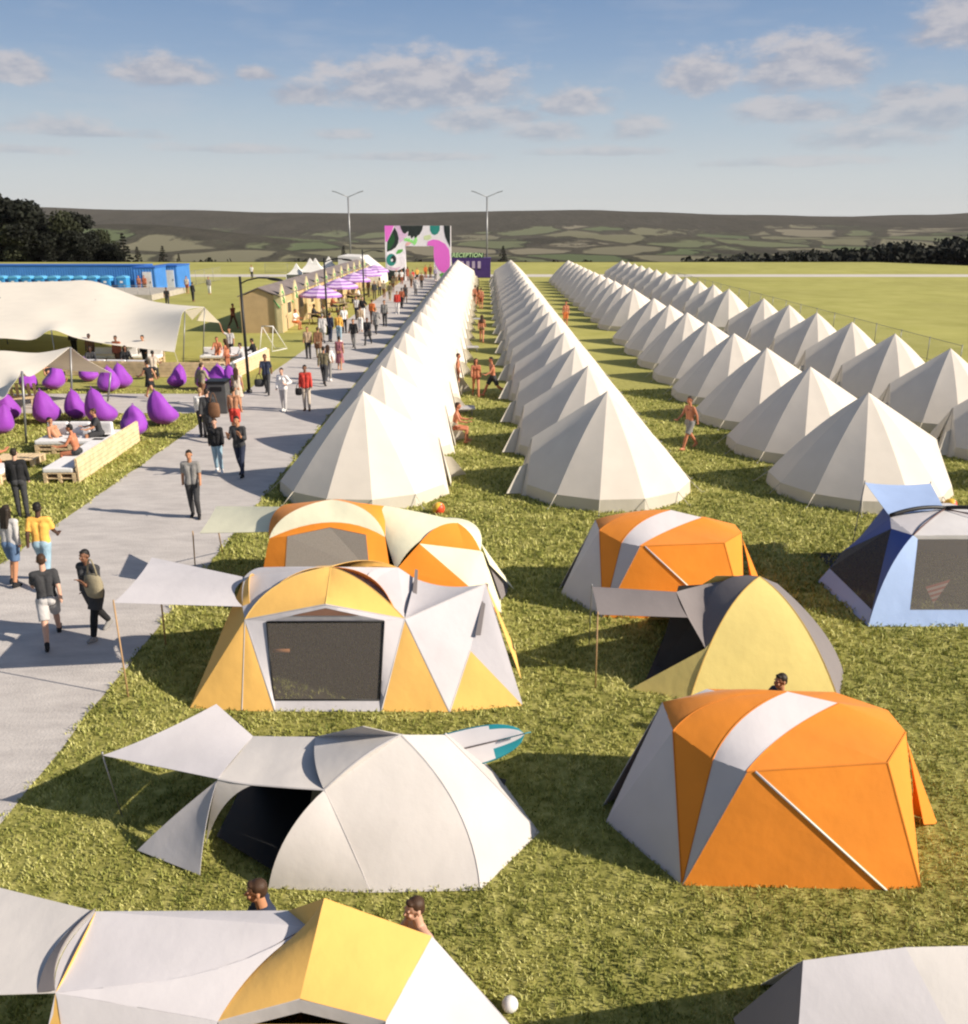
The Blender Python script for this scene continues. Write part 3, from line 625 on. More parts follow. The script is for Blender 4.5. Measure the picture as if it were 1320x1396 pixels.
# ---- big yellow and grey family tent
def family_tent():
    t=thing('family_tent','big yellow and lilac grey family tent with a wide dark mesh window in front','tent'); s=MB()
    LB=G(259,965);F0=G(330,969);F1=G(375,970);F2=G(520,970);F3=G(613,971);F4=G(713,962)
    eL=P(334,845,12.75);eR=P(552,844,12.85);rc=P(444,824,12.72);ht=P(451,773,13.55);hl=P(350,830,12.95);hr=P(536,829,12.95)
    wTL=P(364,847,12.72);wTR=P(524,846,12.72);wBL=P(374,953,12.22);wBR=P(518,953,12.22)
    bL=P(334,786,13.75);tL=P(383,779,14.0);tR=P(543,774,14.2);r1=P(566,789,14.1);r2=P(662,796,13.8);hub=P(641,887,12.85);bk=Vector((-4.3,15.2,0))
    o=Vector((0,-.012,0))
    # front wall: white frame round the window
    s.patch(line(F1,wBL),line(eL,wTL),M_GR,0,6)
    s.patch(line(F1,F2),line(wBL,wBR),M_GR); s.patch(line(F2,wBR),line(eR,wTR),M_GR)
    g0,g1,g2=P(398,839,12.7),P(444,829,12.71),P(490,839,12.7)
    s.patch(resamp([eL,rc,eR],13),resamp([wTL,g0,g1,g2,wTR],13),M_GR); s.patch(resamp([g0,g2],5),resamp([wTL,wTR],5),M_GR)
    s.tri(F0,F1,eL,M_YE,.02); s.patch(line(LB,F0),[eL]*7,M_YE,.02); s.tri(LB,eL,bL,M_YE,.0)
    s.tri(F2,F3,eR,M_YE,.03); s.tri(eR,F3,hub,M_GR,.03); s.patch(line(eR,hub),[r2]*7,M_GR,.0); s.tri(F3,F4,hub,M_YE,.02); s.tri(hub,F4,r2,M_GR,.03)
    # gable hood
    s.patch(arc(eL,P(380,797,13.2),ht),line(rc,ht),M_YE,.04); s.patch(arc(eR,P(500,797,13.2),ht),line(rc,ht),M_YE,.04)
    s.patch(arc(hl,P(395,786,13.35),ht),arc(hl+Vector((0,.22,-.06)),P(395,792,13.6),ht+Vector((0,.2,-.09))),M_YE); s.patch(arc(hr,P(505,787,13.35),ht),arc(hr+Vector((0,.22,-.06)),P(505,796,13.6),ht+Vector((0,.2,-.11))),M_OR)
    # roof
    s.patch(arc(eL,P(330,812,13.3),bL),arc(eL,P(385,795,13.35),ht),M_GR,.02); s.patch(arc(bL,P(355,774,13.9),tL),[ht]*9,M_GR,.02)
    s.patch(line(ht,tL),arc(ht,P(500,764,14.1),tR),M_YE,.0)
    s.patch(arc(tR,P(500,790,13.5),eR),arc(r1,P(560,826,13.4),eR),M_GR,-.02); s.patch(line(ht,tR),line(ht,eR),M_GR,.0)
    s.patch(arc(r1,P(612,800,13.9),r2),[eR]*9,M_GR,-.03)
    # back
    b1=Vector((-2.4,16.0,0));b2=Vector((.2,15.6,0))
    s.patch(resamp([LB,Vector((-4.55,13.8,0)),bk],9),resamp([bL,bL,tL],9),M_YE,.05); s.patch(resamp([bk,b1,b2],17),resamp([tL]+line(tL,tR,4)[1:]+line(tR,r1,4)[1:]+arc(r1,P(612,800,13.9),r2,9)[1:],17),M_GR,.0); s.patch(line(F4,b2),line(r2,r2),M_GR,.05)
    s.patch(arc(tL,(tL+tR)/2+Vector((0,0,.08)),tR),arc(tL,(tL+tR)/2+Vector((0,.2,-.1)),tR),M_YE)
    s.seam(M_SEAM,line(eL,F1,),line(eR,F2),line(eR,F3),line(hub,F3),line(eR,r2),line(eL,rc),line(rc,eR),line(F0,eL)); s.seam(M_SEAMY,arc(eL,P(380,797,13.2),ht),arc(eR,P(500,797,13.2),ht),line(rc,ht))
    s.build('flysheet',t,thick=.008)
    w=MB(); w.face([wBL+o,wBR+o,wTR+o,wTL+o],M_NET); w.build('mesh_window',t)
    v=MB(); v.face([g0+o,g2+o,g1+o],mat('brown_net',(.23,.12,.08),.8)); v.build('gable_vent',t)
    fr=MB(); 
    for a,b in ((wBL,wBR),(wBR,wTR),(wTR,wTL),(wTL,wBL)): fr.tube([a+o*2,b+o*2],.012,M_BLK,5)
    fr.build('window_frame',t)
    fl=MB(); fl.face([(-4.4,12.3,.012),(.5,12.5,.012),(.1,15.4,.012),(-4.2,15.1,.012)],mat('tent_floor',(.10,.085,.06),.9)); fl.build('groundsheet',t)
    bd=MB(); bd.tube([P(372,887,12.9),P(395,887,12.9)],.03,mat('orange_web',(.7,.3,.12)),6); bd.build('inner_strap',t)
    a=MB(); n0=P(155,822,12.7);n1=P(207,760,14.5);c0=P(331,827,13.05);c1=P(338,788,13.75)
    a.patch(arc(n0,P(186,790,13.5),n1),arc(c0,P(320,806,13.4),c1),M_GR,-.05,8); a.build('awning',t,thick=.006)
    poles(t,[(G(175,950),n0),(G(226,880),P(220,822,13.1))])
    rf=MB(); rf.patch(arc(c0,P(333,805,13.4)+Vector((0,0,.07)),c1),arc(c0+Vector((.12,0,.03)),P(341,798,13.4)+Vector((0,0,.12)),c1+Vector((.12,0,.05))),M_YE); rf.build('arch_trim',t,thick=.01)
    sw=MB(); q=P(702,884,13.3); sw.tri(r2+Vector((0,.05,0)),q,F4+Vector((-.02,.3,.3)),M_YE); sw.build('door_flap',t,thick=.006)
    for a0,b0 in ((P(566,776,14.2),P(560,830,13.3)),(P(662,795,13.85),P(648,866,13.0))):
        m=MB(); m.patch([a0,b0],[a0+Vector((.05,.0,-.02)),b0+Vector((.09,0,.0))],M_DG,.0,2); m.build('tension_strap',t,thick=.01)
    return t
family_tent()
# ---- orange and cream tunnel tent
def tunnel_tent():
    t=thing('tunnel_tent','orange and cream tunnel tent with a grey mesh arch window and cream awning','tent'); s=MB()
    tF=P(452,681,16.7);TL=P(388,688,17.0);TR_=P(524,690,17.0);eL=P(367,734,16.15);eR=P(525,732,16.15);at=P(452,712,16.3)
    bLf=P(355,800,15.75);bRf=P(535,800,15.75); bL0=Vector((bLf.x-.1,15.5,0)); bR0=Vector((bRf.x+.1,15.5,0)); va=P(540,777,15.8)
    wTL=P(392,731,16.1);wTR=P(499,729,16.1);wBL=P(389,778,15.75);wBR=P(504,778,15.75);wT=P(450,719,16.22)
    top=arc(eL,at,eR,13)
    s.patch(resamp([wTL,wT,wTR],13),top,M_OR); s.patch(line(bL0,eL),resamp([wBL.lerp(bL0,.3),wBL,wTL],7),M_OR); s.patch(line(bR0,eR),resamp([wBR.lerp(bR0,.3),wBR,wTR],7),M_OR); s.patch(line(bL0,bR0),line(wBL,wBR),M_OR)
    # roof: cream diamonds between orange gores
    s.patch(arc(eL,P(395,700,16.45),tF),top[:7],M_CR,.02); s.patch(arc(eR,P(500,697,16.45),tF),top[6:][::-1],M_CR,.02)
    s.patch(arc(eL,P(371,705,16.7),TL),arc(eL,P(395,700,16.45),tF),M_OR,.02); s.patch(arc(eR,P(525,708,16.7),TR_),arc(eR,P(500,697,16.45),tF),M_OR,.02)
    s.patch(line(TL,tF,13),line(TL,Vector((tF.x,17.8,1.66)),13),M_OR); s.patch(line(tF,TR_,13),line(Vector((tF.x,17.8,1.66)),Vector((TR_.x,17.8,1.45)),13),M_OR)
    # cream link and right hand dome
    dT=P(624,713,16.7);dB=P(606,706,17.5);dL=P(572,741,16.1);dR=P(655,751,16.25);r0=P(565,697,17.1)
    c0=P(540,800,15.65);c1=P(690,815,15.75);base0=Vector((c0.x,15.4,0));base1=G(684,836)
    s.patch(arc(TR_,P(522,715,16.6),va),arc(dT,dL+Vector((0,.06,.03)),va),M_CR,.03); s.patch(arc(TR_,r0,dB),[dT]*9,M_CR,.02)
    s.patch(arc(dL,P(596,719,16.4),dT),line(dL,dR),M_OR,.04); s.patch(line(dT,dT),line(dT,dR),M_OR)
    s.patch(arc(dT,P(642,728,16.5),dR),line(dL,dR),M_OR,.02)
    s.tri(dL,dR,P(640,800,15.75),M_CR,.04); s.patch(arc(dL,P(555,760,15.95),va),line(dL,P(640,800,15.75)),M_OR,.03); s.patch(line(va,P(640,800,15.75)),line(base0,P(640,800,15.75)),M_OR,.0); s.tri(base0,base1,P(640,800,15.75),M_OR)
    rb=P(657,716,17.0)
    s.patch(arc(dT,P(642,728,16.5),dR),arc(dB,P(648,716,17.0),dR),M_CR,.02); s.patch(line(dR,dR),line(P(640,800,15.75),base1),M_CR); s.tri(dR,P(640,800,15.75),base1,M_CR,.02)
    # back
    k0=Vector((-4.4,18.3,0));k1=Vector((-1.9,18.8,0));k2=Vector((.3,18.2,0)); 
    s.patch(resamp([bL0,k0],9),resamp([eL,TL],9),M_OR,.05); s.patch(resamp([k0,k1,k2],13),resamp([TL.lerp(Vector((tF.x,17.8,1.66)),.5),Vector((tF.x,17.8,1.66)),Vector((TR_.x,17.8,1.45)),dB,dR],13),M_CR,.1); s.patch(line(k0,TL.lerp(Vector((tF.x,17.8,1.66)),.5)),[TL]*7,M_OR); s.patch(line(dR,dR),line(base1,k2),M_CR)
    s.patch(resamp([TR_,dB],5),resamp([Vector((TR_.x,17.8,1.45)),dB],5),M_CR)
    s.build('flysheet',t,thick=.008)
    w=MB(); o=Vector((0,-.012,.0)); w.face([p+o for p in (wBL,wBR,wTR,wT,wTL)],M_NETL); w.build('mesh_window',t)
    fl=MB(); fl.face([(-4.2,15.7,.012),(.2,15.7,.012),(.2,18,.012),(-4.2,18.1,.012)],M_FLOOR); fl.build('groundsheet',t)
    f=MB(); tip=P(703,806,16.95); f.tri(P(656,741,16.6),tip,P(668,770,16.3),M_CR,.0); f.build('door_flap',t,thick=.006)
    dk=MB(); dk.face([P(660,745,16.7),tip+Vector((-.1,.15,0)),P(684,818,16.1),P(668,772,16.4)],M_DG); dk.build('doorway',t)
    a=MB(); n0=P(272,727,17.0);n1=P(295,690,18.3);c0=P(369,725,16.45);c1=P(387,691,17.1)
    a.patch(arc(n0,P(285,708,17.6),n1),line(c0,c1,13),M_CR,-.04,8); a.build('awning',t,thick=.006)
    poles(t,[(G(266,771),P(263,727,17.1)),(G(303,752),P(298,725,17.6))])
    return t
tunnel_tent()
# ---- pale yellow tent with dark hood
def yellow_tent():
    t=thing('peaked_tent','pale yellow peaked tent with a dark grey hood and awning','tent'); s=MB()
    ap=P(1036,786,13.4);b0=G(860,939);b1=G(940,956);b2=G(1144,956);gv=P(962,884,12.75);hd=P(922,807,13.35);hl=P(938,842,13.0);gr=G(1150,917)
    fL=arc(b1,P(985,846,12.95),ap,15); fR=arc(b2,P(1095,850,12.95),ap,15)
    s.patch(fL,fR,M_PY,.05,10)
    s.patch(line(b0,gv),line(b1,gv),M_PY,.0); s.patch(line(gv,gv),line(b1,fL[5]),M_PY)
    s.patch(resamp([b1]+fL[1:6],7),[gv]*7,M_PY)
    s.patch(resamp(fL[5:],11),arc(gv,P(975,803,13.5),ap,11),M_DG,.0); s.patch(arc(gv,P(975,803,13.5),ap),arc(hd,P(985,792,13.8),ap),M_DG,.02)
    s.patch(line(hd,gv),[hl]*7,M_DG)
    at=P(1060,796,14.0); s.patch(fR,arc(gr,P(1120,858,13.9),at,15),M_DG,.03); s.patch(line(ap,at),line(ap,at+Vector((0,.2,-.1))),M_DG)
    k0=Vector((3.1,15.4,0));k1=Vector((5.7,15.4,0)); s.patch(line(k0,k1,9),resamp([ap+Vector((-.6,.4,-.15)),at],9),M_PY,.1); s.patch(line(gr,k1),line(at,at),M_PY); s.patch(arc(hd,P(985,792,13.8),ap),line(k0,ap+Vector((-.6,.4,-.15)),13),M_PY)
    s.seam(M_SEAMY,fL,fR)
    s.build('flysheet',t,thick=.008)
    i=MB(); i.face([b0+Vector((.5,.6,0)),b1+Vector((.2,.7,0)),ap+Vector((-.5,.3,-.25)),hd+Vector((.15,.5,-.1))],M_FLOOR); i.face([b0+Vector((.25,.1,.08)),b1+Vector((.1,.1,.08)),k1+Vector((-.3,-.3,.08)),k0+Vector((.3,-.5,.08))],M_FLOOR); i.build('interior_shade',t)  # dark sheets stand in for the shade inside the side opening
    a=MB(); n0=P(815,838,12.8);n1=P(807,800,13.5); a.patch(arc(n1,P(812,820,13.1),n0),arc(hd,P(928,825,13.15),hl),M_DG,-.03,8); a.build('awning',t,thick=.006)
    poles(t,[(G(812,938),n0+Vector((0,0,.0)))],M_POLE,.011); poles(t,[(G(803,881),n1)],M_STEEL,.008)
    return t
yellow_tent()
# ---- blue tent at the right border
def blue_tent():
    t=thing('screen_tent','blue and white screen tent with dark mesh sides and a light blue awning','tent'); s=MB(); q=lambda x,y,Y:P(1110+x*.1647,640+y*.1647,Y)
    q0=lambda x,y:G(1110+x*.1647,640+y*.1647)
    cx=9.42; mx=lambda p:Vector((2*cx-p.x,p.y,p.z))
    ap=q(1025,335,17.45);ap=Vector((cx,17.2,1.62)); shL=q(630,400,16.9);sh2=q(640,490,16.5);shF=q(820,545,16.05)
    C0=q0(450,1300);Lb=Vector((7.05,17.3,0));L1=q(130,820,17.25);L2=q(235,680,17.4);bt=q(480,1165,15.45);wT0=q(860,577,16.05);wB0=q(795,1160,15.3)
    for f in (lambda p:p,mx):
        s.patch([f(p) for p in arc(C0,q(610,860,15.6),shF)],[f(p) for p in resamp([wB0,wT0],13)],M_LB,.0,5); s.tri(f(shF),f(sh2),f(bt.lerp(sh2,.25)),M_BL); s.patch([f(p) for p in line(bt,sh2.lerp(bt,.0))],[f(p) for p in arc(C0,q(610,860,15.6),shF)[:13]],M_BL)
        s.patch([f(p) for p in line(Lb,L1)],[f(p) for p in line(C0,bt)],M_LB,.0); s.patch([f(p) for p in arc(L2,q(470,520,17.2),shL)],[f(p) for p in line(L2,sh2,13)],M_BL,.0)
        s.patch([f(p) for p in line(shL,ap)],[f(p) for p in line(shF,ap)],M_GR,.04); s.tri(f(shL),f(sh2),f(shF),M_GR)
    s.patch(line(C0,mx(C0)),line(wB0,mx(wB0)),M_LB); s.patch(line(shF,mx(shF)),line(wT0,mx(wT0)),M_WH); s.tri(shF,mx(shF),ap,M_WH,.04)
    k0=Vector((8.35,19.0,0));k1=mx(k0); kT=Vector((8.75,18.3,1.42))
    s.tri(shL,kT,ap,M_WH); s.tri(kT,mx(kT),ap,M_WH); s.tri(mx(shL),mx(kT),ap,M_WH); s.patch(line(k0,k1),line(kT,mx(kT)),M_BL); 
    for f in (lambda p:p,mx): s.patch([f(p) for p in resamp([Lb,L1,L2]+arc(L2,q(470,520,17.2),shL,9),17)],[f(p) for p in line(k0,kT,17)],M_BL)
    s.build('flysheet',t,thick=.008)
    for f in (lambda p:p,mx):
        n=MB(); n.face([f(p) for p in (L1,bt,sh2,L2)],M_NETD); n.build('side_screen',t)
    o=Vector((0,-.012,0)); w=MB(); w.face([wB0+o,mx(wB0)+o,mx(wT0)+o,wT0+o],M_NET); w.build('mesh_window',t)
    for f in (lambda p:p,mx):
        p=MB(); u=Vector((0,0,.05)); p.tube(arc(f(shL)+u,f(shL).lerp(ap,.5)+Vector((0,0,.12)),ap+u),.042,M_BLK,6); p.build('roof_pole',t)
        p=MB(); p.tube(arc(f(shF),f(shF).lerp(ap,.5)+Vector((0,-.02,.07)),ap+u*.5),.014,mat('brown_trim',(.12,.06,.05)),5); p.build('roof_seam',t)
    fl=MB(); fl.face([(7.6,15.6,.012),(11.2,15.6,.012),(11.2,19,.012),(7.6,19,.012)],M_FLOOR); fl.build('groundsheet',t)
    a=MB(); n0=q(420,108,18.7);n1=q(965,116,18.9); a.patch(arc(n0,q(690,130,18.75),n1),line(shL+Vector((0,.05,.03)),q(1075,320,17.4),13),M_LB,-.03,8); a.build('awning',t,thick=.006)
    tw=MB(); M_SR=mat('towel_red',(.55,.12,.09),.9); M_SW=mat('towel_white',(.72,.55,.50),.9); e0,e1,e2=P(1262,800,16.0),P(1296,790,16.0),P(1273,823,15.9)
    for k in range(8): tw.face([e0.lerp(e2,k/8),e0.lerp(e2,(k+1)/8),e1.lerp(e2,(k+1)/8),e1.lerp(e2,k/8)],(M_SR,M_SW)[k%2])
    o_=tw.build('towel',None,thick=.01); tag(o_,'red striped towel hanging inside the blue screen tent, seen through its window','towel')
    poles(t,[((n0.x-.1,n0.y,0),n0),((n1.x+.1,n1.y,0),n1)],M_STEEL,.011)
    return t
blue_tent()
# ---- yellow and grey tent at the bottom left
def corner_tent():
    t=thing('family_tent','yellow and grey tent cut off by the bottom edge, with a broad grey awning','tent'); s=MB()
    L1=P(131,1243,6.05);ev=P(76,1354,5.35);V=P(420,1264,6.0);top=P(442,1225,6.05);aT=P(393,1242,6.25);rH=P(589,1277,6.0);vt=P(409,1362,5.4);vL=P(297,1392,5.32);vR=P(526,1392,5.32)
    b0=Vector((-3.55,4.45,0));b1=Vector((-2.5,4.3,0));b2=Vector((-.9,4.3,0));b3=Vector((.05,4.6,0));b4=Vector((.62,5.9,0))
    s.patch(arc(ev,P(86,1300,5.7),L1),arc(P(327,1326,5.65),P(370,1292,5.85),V),M_GR,.02); s.patch(line(L1,aT,7),[V]*7,M_GR,.02)
    s.patch(arc(vL,P(352,1318,5.7),V),line(ev,P(327,1326,5.65),13),M_GR,.0)
    s.patch(line(top,vt,9),arc(V,P(350,1320,5.72),vL,9),M_YE,.0); s.tri(top,V,aT,M_YE)
    s.patch(line(top,vt,9),line(rH,vR,9),M_YE,.03)
    s.patch(line(ev,vL),line(b0,b1),M_GR,.0); 
    s.patch(line(vL+Vector((0,.06,-.1)),vR+Vector((0,.06,-.1))),line(b1,b2),M_YE,.02); s.patch(line(vR,rH),line(b2,b4),M_GR,.0); s.tri(rH,b4,Vector((.2,6.5,0)),M_GR); s.patch(line(b2,b3),line(b3,b4),M_GR)
    g=Vector((0,.0,-.13)); s.patch([vL,vt,vR],[vL+g*.9,vt+g,vR+g*.9],M_GR,.0,2)
    s.tri(ev,b0,b0+Vector((.8,-.1,0)),M_YE); s.patch(line(L1,ev),line(Vector((-3.6,6.65,0)),b0),M_YE)
    s.patch(resamp([Vector((-3.6,6.65,0)),Vector((-1.6,6.65,0)),Vector((.2,6.5,0))],13),resamp([L1,aT,top,rH],13),M_YE,.0)
    s.build('flysheet',t,thick=.008)
    tr=MB(); u=Vector((0,0,.03)); tr.patch(arc(ev+u,P(86,1300,5.7)+u*2,L1+u),arc(ev+Vector((-.14,0,.0)),P(74,1300,5.7)+u,L1+Vector((-.05,0,.0))),M_DG); tr.build('arch_trim',t,thick=.01)
    a=MB(); n0=P(-75,1192,6.5);n1=P(-110,1360,5.3); a.patch(arc(n1,P(-80,1270,5.9),n0),arc(ev,P(84,1300,5.7),L1),M_DW,-.06,8); a.build('awning',t,thick=.006)
    poles(t,[((n0.x,n0.y,0),n0),((n1.x,n1.y,0),n1)])
    return t
corner_tent()
# ---- lilac white tent at the bottom right corner
def cut_tent():
    t=thing('dome_tent','lilac white tent cut off by the bottom right corner, dark flap at its left','tent'); s=MB()
    pk=P(1095,1310,5.6);lo=P(1089,1400,5.25);rg=P(1235,1292,5.68);r2=P(1292,1400,5.25);tr=P(1330,1290,5.75)
    b0=Vector((2.45,4.3,0));b1=Vector((3.6,4.1,0));b2=Vector((5.3,4.4,0))
    s.patch(line(pk,lo),line(rg,r2),M_GR,.03); s.patch(line(rg,r2),line(tr,Vector((4.6,5.2,1.25))),M_DW,.03); s.patch(line(lo,r2),line(b0,b1),M_GR,.02); s.patch(line(r2,Vector((4.6,5.2,1.25))),line(b1,b2),M_DW,.02)
    Rr=Vector((5.6,5.9,0)); s.tri(tr,Rr,Vector((4.6,5.2,1.25)),M_DW); s.tri(Rr,b2,Vector((4.6,5.2,1.25)),M_DW)
    s.patch(resamp([Vector((2.75,6.9,0)),Vector((5.2,7.0,0))],9),resamp([pk,rg,tr],9),M_DW,.02); s.tri(tr,Rr,Vector((5.2,7.0,0)),M_DW)
    s.build('flysheet',t,thick=.008)
    f=MB(); tip=P(1000,1388,5.75); f.patch(line(pk,tip),line(lo,tip+Vector((.1,-.2,-.25))),M_DG,-.03); f.build('door_flap',t,thick=.006)  # shade on this flap is put into its dark grey colour
    return t
cut_tent()
# ------------------------------------------------------------------ stretch canopies
def sheet(rows,n=40,m=28):
    # Catmull-Rom surface through a grid of surveyed points
    def cr(a,b,c,d,t): return .5*((2*b)+(-a+c)*t+(2*a-5*b+4*c-d)*t*t+(-a+3*b-3*c+d)*t**3)
    def cur(p,t):
        k=len(p)-1; x=t*k; i=min(int(x),k-1); f=x-i
        return cr(p[max(i-1,0)],p[i],p[i+1],p[min(i+2,k)],f)
    vs=[];fs=[]
    for j in range(m+1):
        row=[cur([r[i] for r in rows],j/m) for i in range(len(rows[0]))]
        for i in range(n+1): vs.append(cur(row,i/n))
    for j in range(m):
        for i in range(n): fs.append((j*(n+1)+i,j*(n+1)+i+1,(j+1)*(n+1)+i+1,(j+1)*(n+1)+i))
    return vs,fs
t=thing('stretch_canopy','large cream stretch canopy over the lounge, its right corners held up on poles','canopy')
m=MB(); v,f=sheet([[P(-260,468,47),P(-90,462,46.5),P(0,461,46.5),P(44,463,46.5),P(70,450,46.8),P(105,461,46),P(160,471,45),P(238,480,43.8)],
                   [P(-260,440,51),P(-90,436,51),P(0,434,51),P(50,432,51),P(85,434,51),P(120,440,50),P(180,448,48.5),P(245,444,46)],
                   [P(-260,405,56.5),P(-90,404,56.5),P(0,405,56.5),P(50,405,56.5),P(90,404,56.3),P(130,408,55.5),P(190,426,52.5),P(252,423.5,48.2)],
                   [P(-260,392,61),P(-90,386,61.5),P(0,385,61.5),P(40,384.5,61.5),P(85,383.5,61.5),P(130,384,61),P(205,410,56),P(279,418.5,50.2)]])
m.add(v,f,M_STR,True); m.build('fabric',t,thick=.01)
m=MB(); a=P(279,419,50.2); m.tri(a,P(252,424,48.3),P(262,436,50),M_STR); m.patch(line(a,P(300,440,52.5)),line(a.lerp(P(262,436,50),.2),P(268,437,50.3)),M_STR); m.build('corner_flap',t,thick=.008)
for a,b in ((G(250,496),P(252,424,48.2)),(G(277,487),P(279,419,50.2)),(Vector((P(70,450,46.8).x,46.8,0)),P(70,450,46.8)),(Vector((P(0,405,56).x,56,0)),P(0,405,56.2)),(Vector((P(130,410,55.5).x,55.5,0)),P(130,408,55.4))):
    p=MB(); p.tube([a,b],.035,M_STEEL,6); p.build('pole',t)
p=MB(); q=P(238,480,43.8); p.tube([q,(q.x+.5,q.y-.6,0)],.012,M_ROPE,5); p.build('guy_rope',t)
t=thing('stretch_canopy','smaller cream stretch canopy at the left border, above the beanbags and pallet sofas','canopy')
m=MB(); pA=P(30,506,29.6);pB=P(96,473,33.8);pC=P(151,508,37.3)
v,f=sheet([[P(-200,560,29),P(-60,552,29),P(-2,546,29.2),P(16,526,29.4),pA],
           [P(-200,510,31.5),P(-60,510,31.5),P(-2,506,31.5),P(25,505,31.5),P(46,511,31.2)],
           [P(-200,478,34.5),P(-60,478,34.5),P(0,478,34.3),P(52,481,34),pB]])
m.add(v,f,M_STR,True)
v,f=sheet([[P(-200,478,34.5),P(-60,478,34.5),P(0,478,34.3),P(52,481,34),pB],[P(-200,483,36.5),P(-60,484,36.5),P(20,487,36.5),P(70,492,36),P(118,490,35.4)],[P(-200,488,38.5),P(-60,490,38.5),P(30,496,38.5),P(100,505,38),pC]],24,14)
m.add(v,f,M_STR,True); m.build('fabric',t,thick=.01)
for a,b in ((G(36,606),pA),(G(99,571),pB),(G(147,547),pC)):
    p=MB(); p.tube([a,b],.04,M_STEEL,7); p.build('pole',t)
# ------------------------------------------------------------------ beanbags
M_PUR=mat('purple_fabric',(.27,.045,.42),.65,.12,1.5,.25,7.,sheen=.2)
def bean_mesh(seed,fat,lean):
    m=MB(); r=random.Random(seed); n=28; prof=[]
    for i in range(23):
        u=i/22; z=u; rad=(math.sin(min(1,u/.3)*math.pi/2)**.6*.43 if u<.3 else .43*(1-((u-.3)/.7)**1.7)**.72)
        prof.append((max(rad,.012),z))
    def fn(p):
        a=math.atan2(p.y,p.x); z=p.z; k=1+.05*math.cos(3*a+seed)*math.sin(z*3.1)+.055*math.cos(7*a+seed*2+z*2)*(z**1.2)
        k*=1+.06*mnoise.noise(Vector((math.cos(a)*1.6,math.sin(a)*1.6,z*2.5+seed)))
        x,y=p.x*k*fat,p.y*k*fat
        y+=lean*max(0,z-.25)**1.3; 
        dent=math.exp(-((z-.62)/.2)**2)*max(0,-math.sin(a))*.14; y+=dent
        return Vector((x,y,z*1.02))
    m.lathe(prof,M_PUR,n,fn); return m
def beanbag(seed,fat,lean):
    t=thing('beanbag','beanbag','beanbag'); bean_mesh(seed,fat,lean).build('cushion',t)
    h=MB(); a=Vector((0,lean*.68+.0,1.0)); h.tube(arc(a+Vector((-.05,.0,-.03)),a+Vector((0,.03,.07)),a+Vector((.05,.0,-.03)),7),.012,M_PUR,5); h.build('handle',t); return t
BB=[beanbag(1,.98,.18),beanbag(2,1.0,.3),beanbag(3,1.06,.05)]
for b in BB: KIDS[b.name]=[(c,[]) for c in kids(b)]
bset=[(40,531,0.90,0,.6,'purple beanbag half hidden by the small canopy edge, beside the left pole'),(74,531,1.09,1,-1,'purple beanbag with a person leaning on it beneath the small canopy'),
(150,534,1.03,2,.2,'rounded purple beanbag behind the slim white canopy pole'),(168,529,1.05,0,2.6,'tall purple beanbag right behind the rounded one at the canopy pole'),(242,528,0.98,1,-1.7,'purple beanbag standing alone between the side path and the large canopy'),
(66,577,1.17,0,2.7,'big purple beanbag behind the sunbather on the white sofa'),(108,571,1.04,0,1.8,'low purple beanbag left behind the white sofa backs'),(142,578,1.26,1,2.2,'creased tall purple beanbag behind the white sofa corner'),
(185,594,1.00,2,0,'purple beanbag at the right end of the pallet sofa'),(225,579,1.21,1,2.4,'purple beanbag in front of the side path, nearest to the grey path'),(4,591,0.98,1,-1.8,'purple beanbag cut off by the left border'),(14,573,1.01,0,3,'shaded dark purple beanbag under the small canopy corner'),
(281,531,1.05,1,2.8,'purple beanbag at the left of the trio before the pallet couch'),(299,532,1.06,2,.1,'squat purple beanbag in the middle of the trio before the pallet couch'),(318,531,1.01,0,2.2,'purple beanbag at the right of the trio, beside the lamp post'),
(122,520,1.00,1,.9,'dark purple beanbag in the deep shade under the large canopy')]
useb=set()
for x,y,s,k,rz,l in bset:
    p=G(x,y)
    if k in useb: b=dup(BB[k],p,rz,l,'purple beanbags')
    else: useb.add(k); b=BB[k]; b.location=p; b.rotation_euler=(0,0,rz); b['label']=l; b['group']='purple beanbags'
    b.scale=(s*1.03,s*1.03,s*1.08)
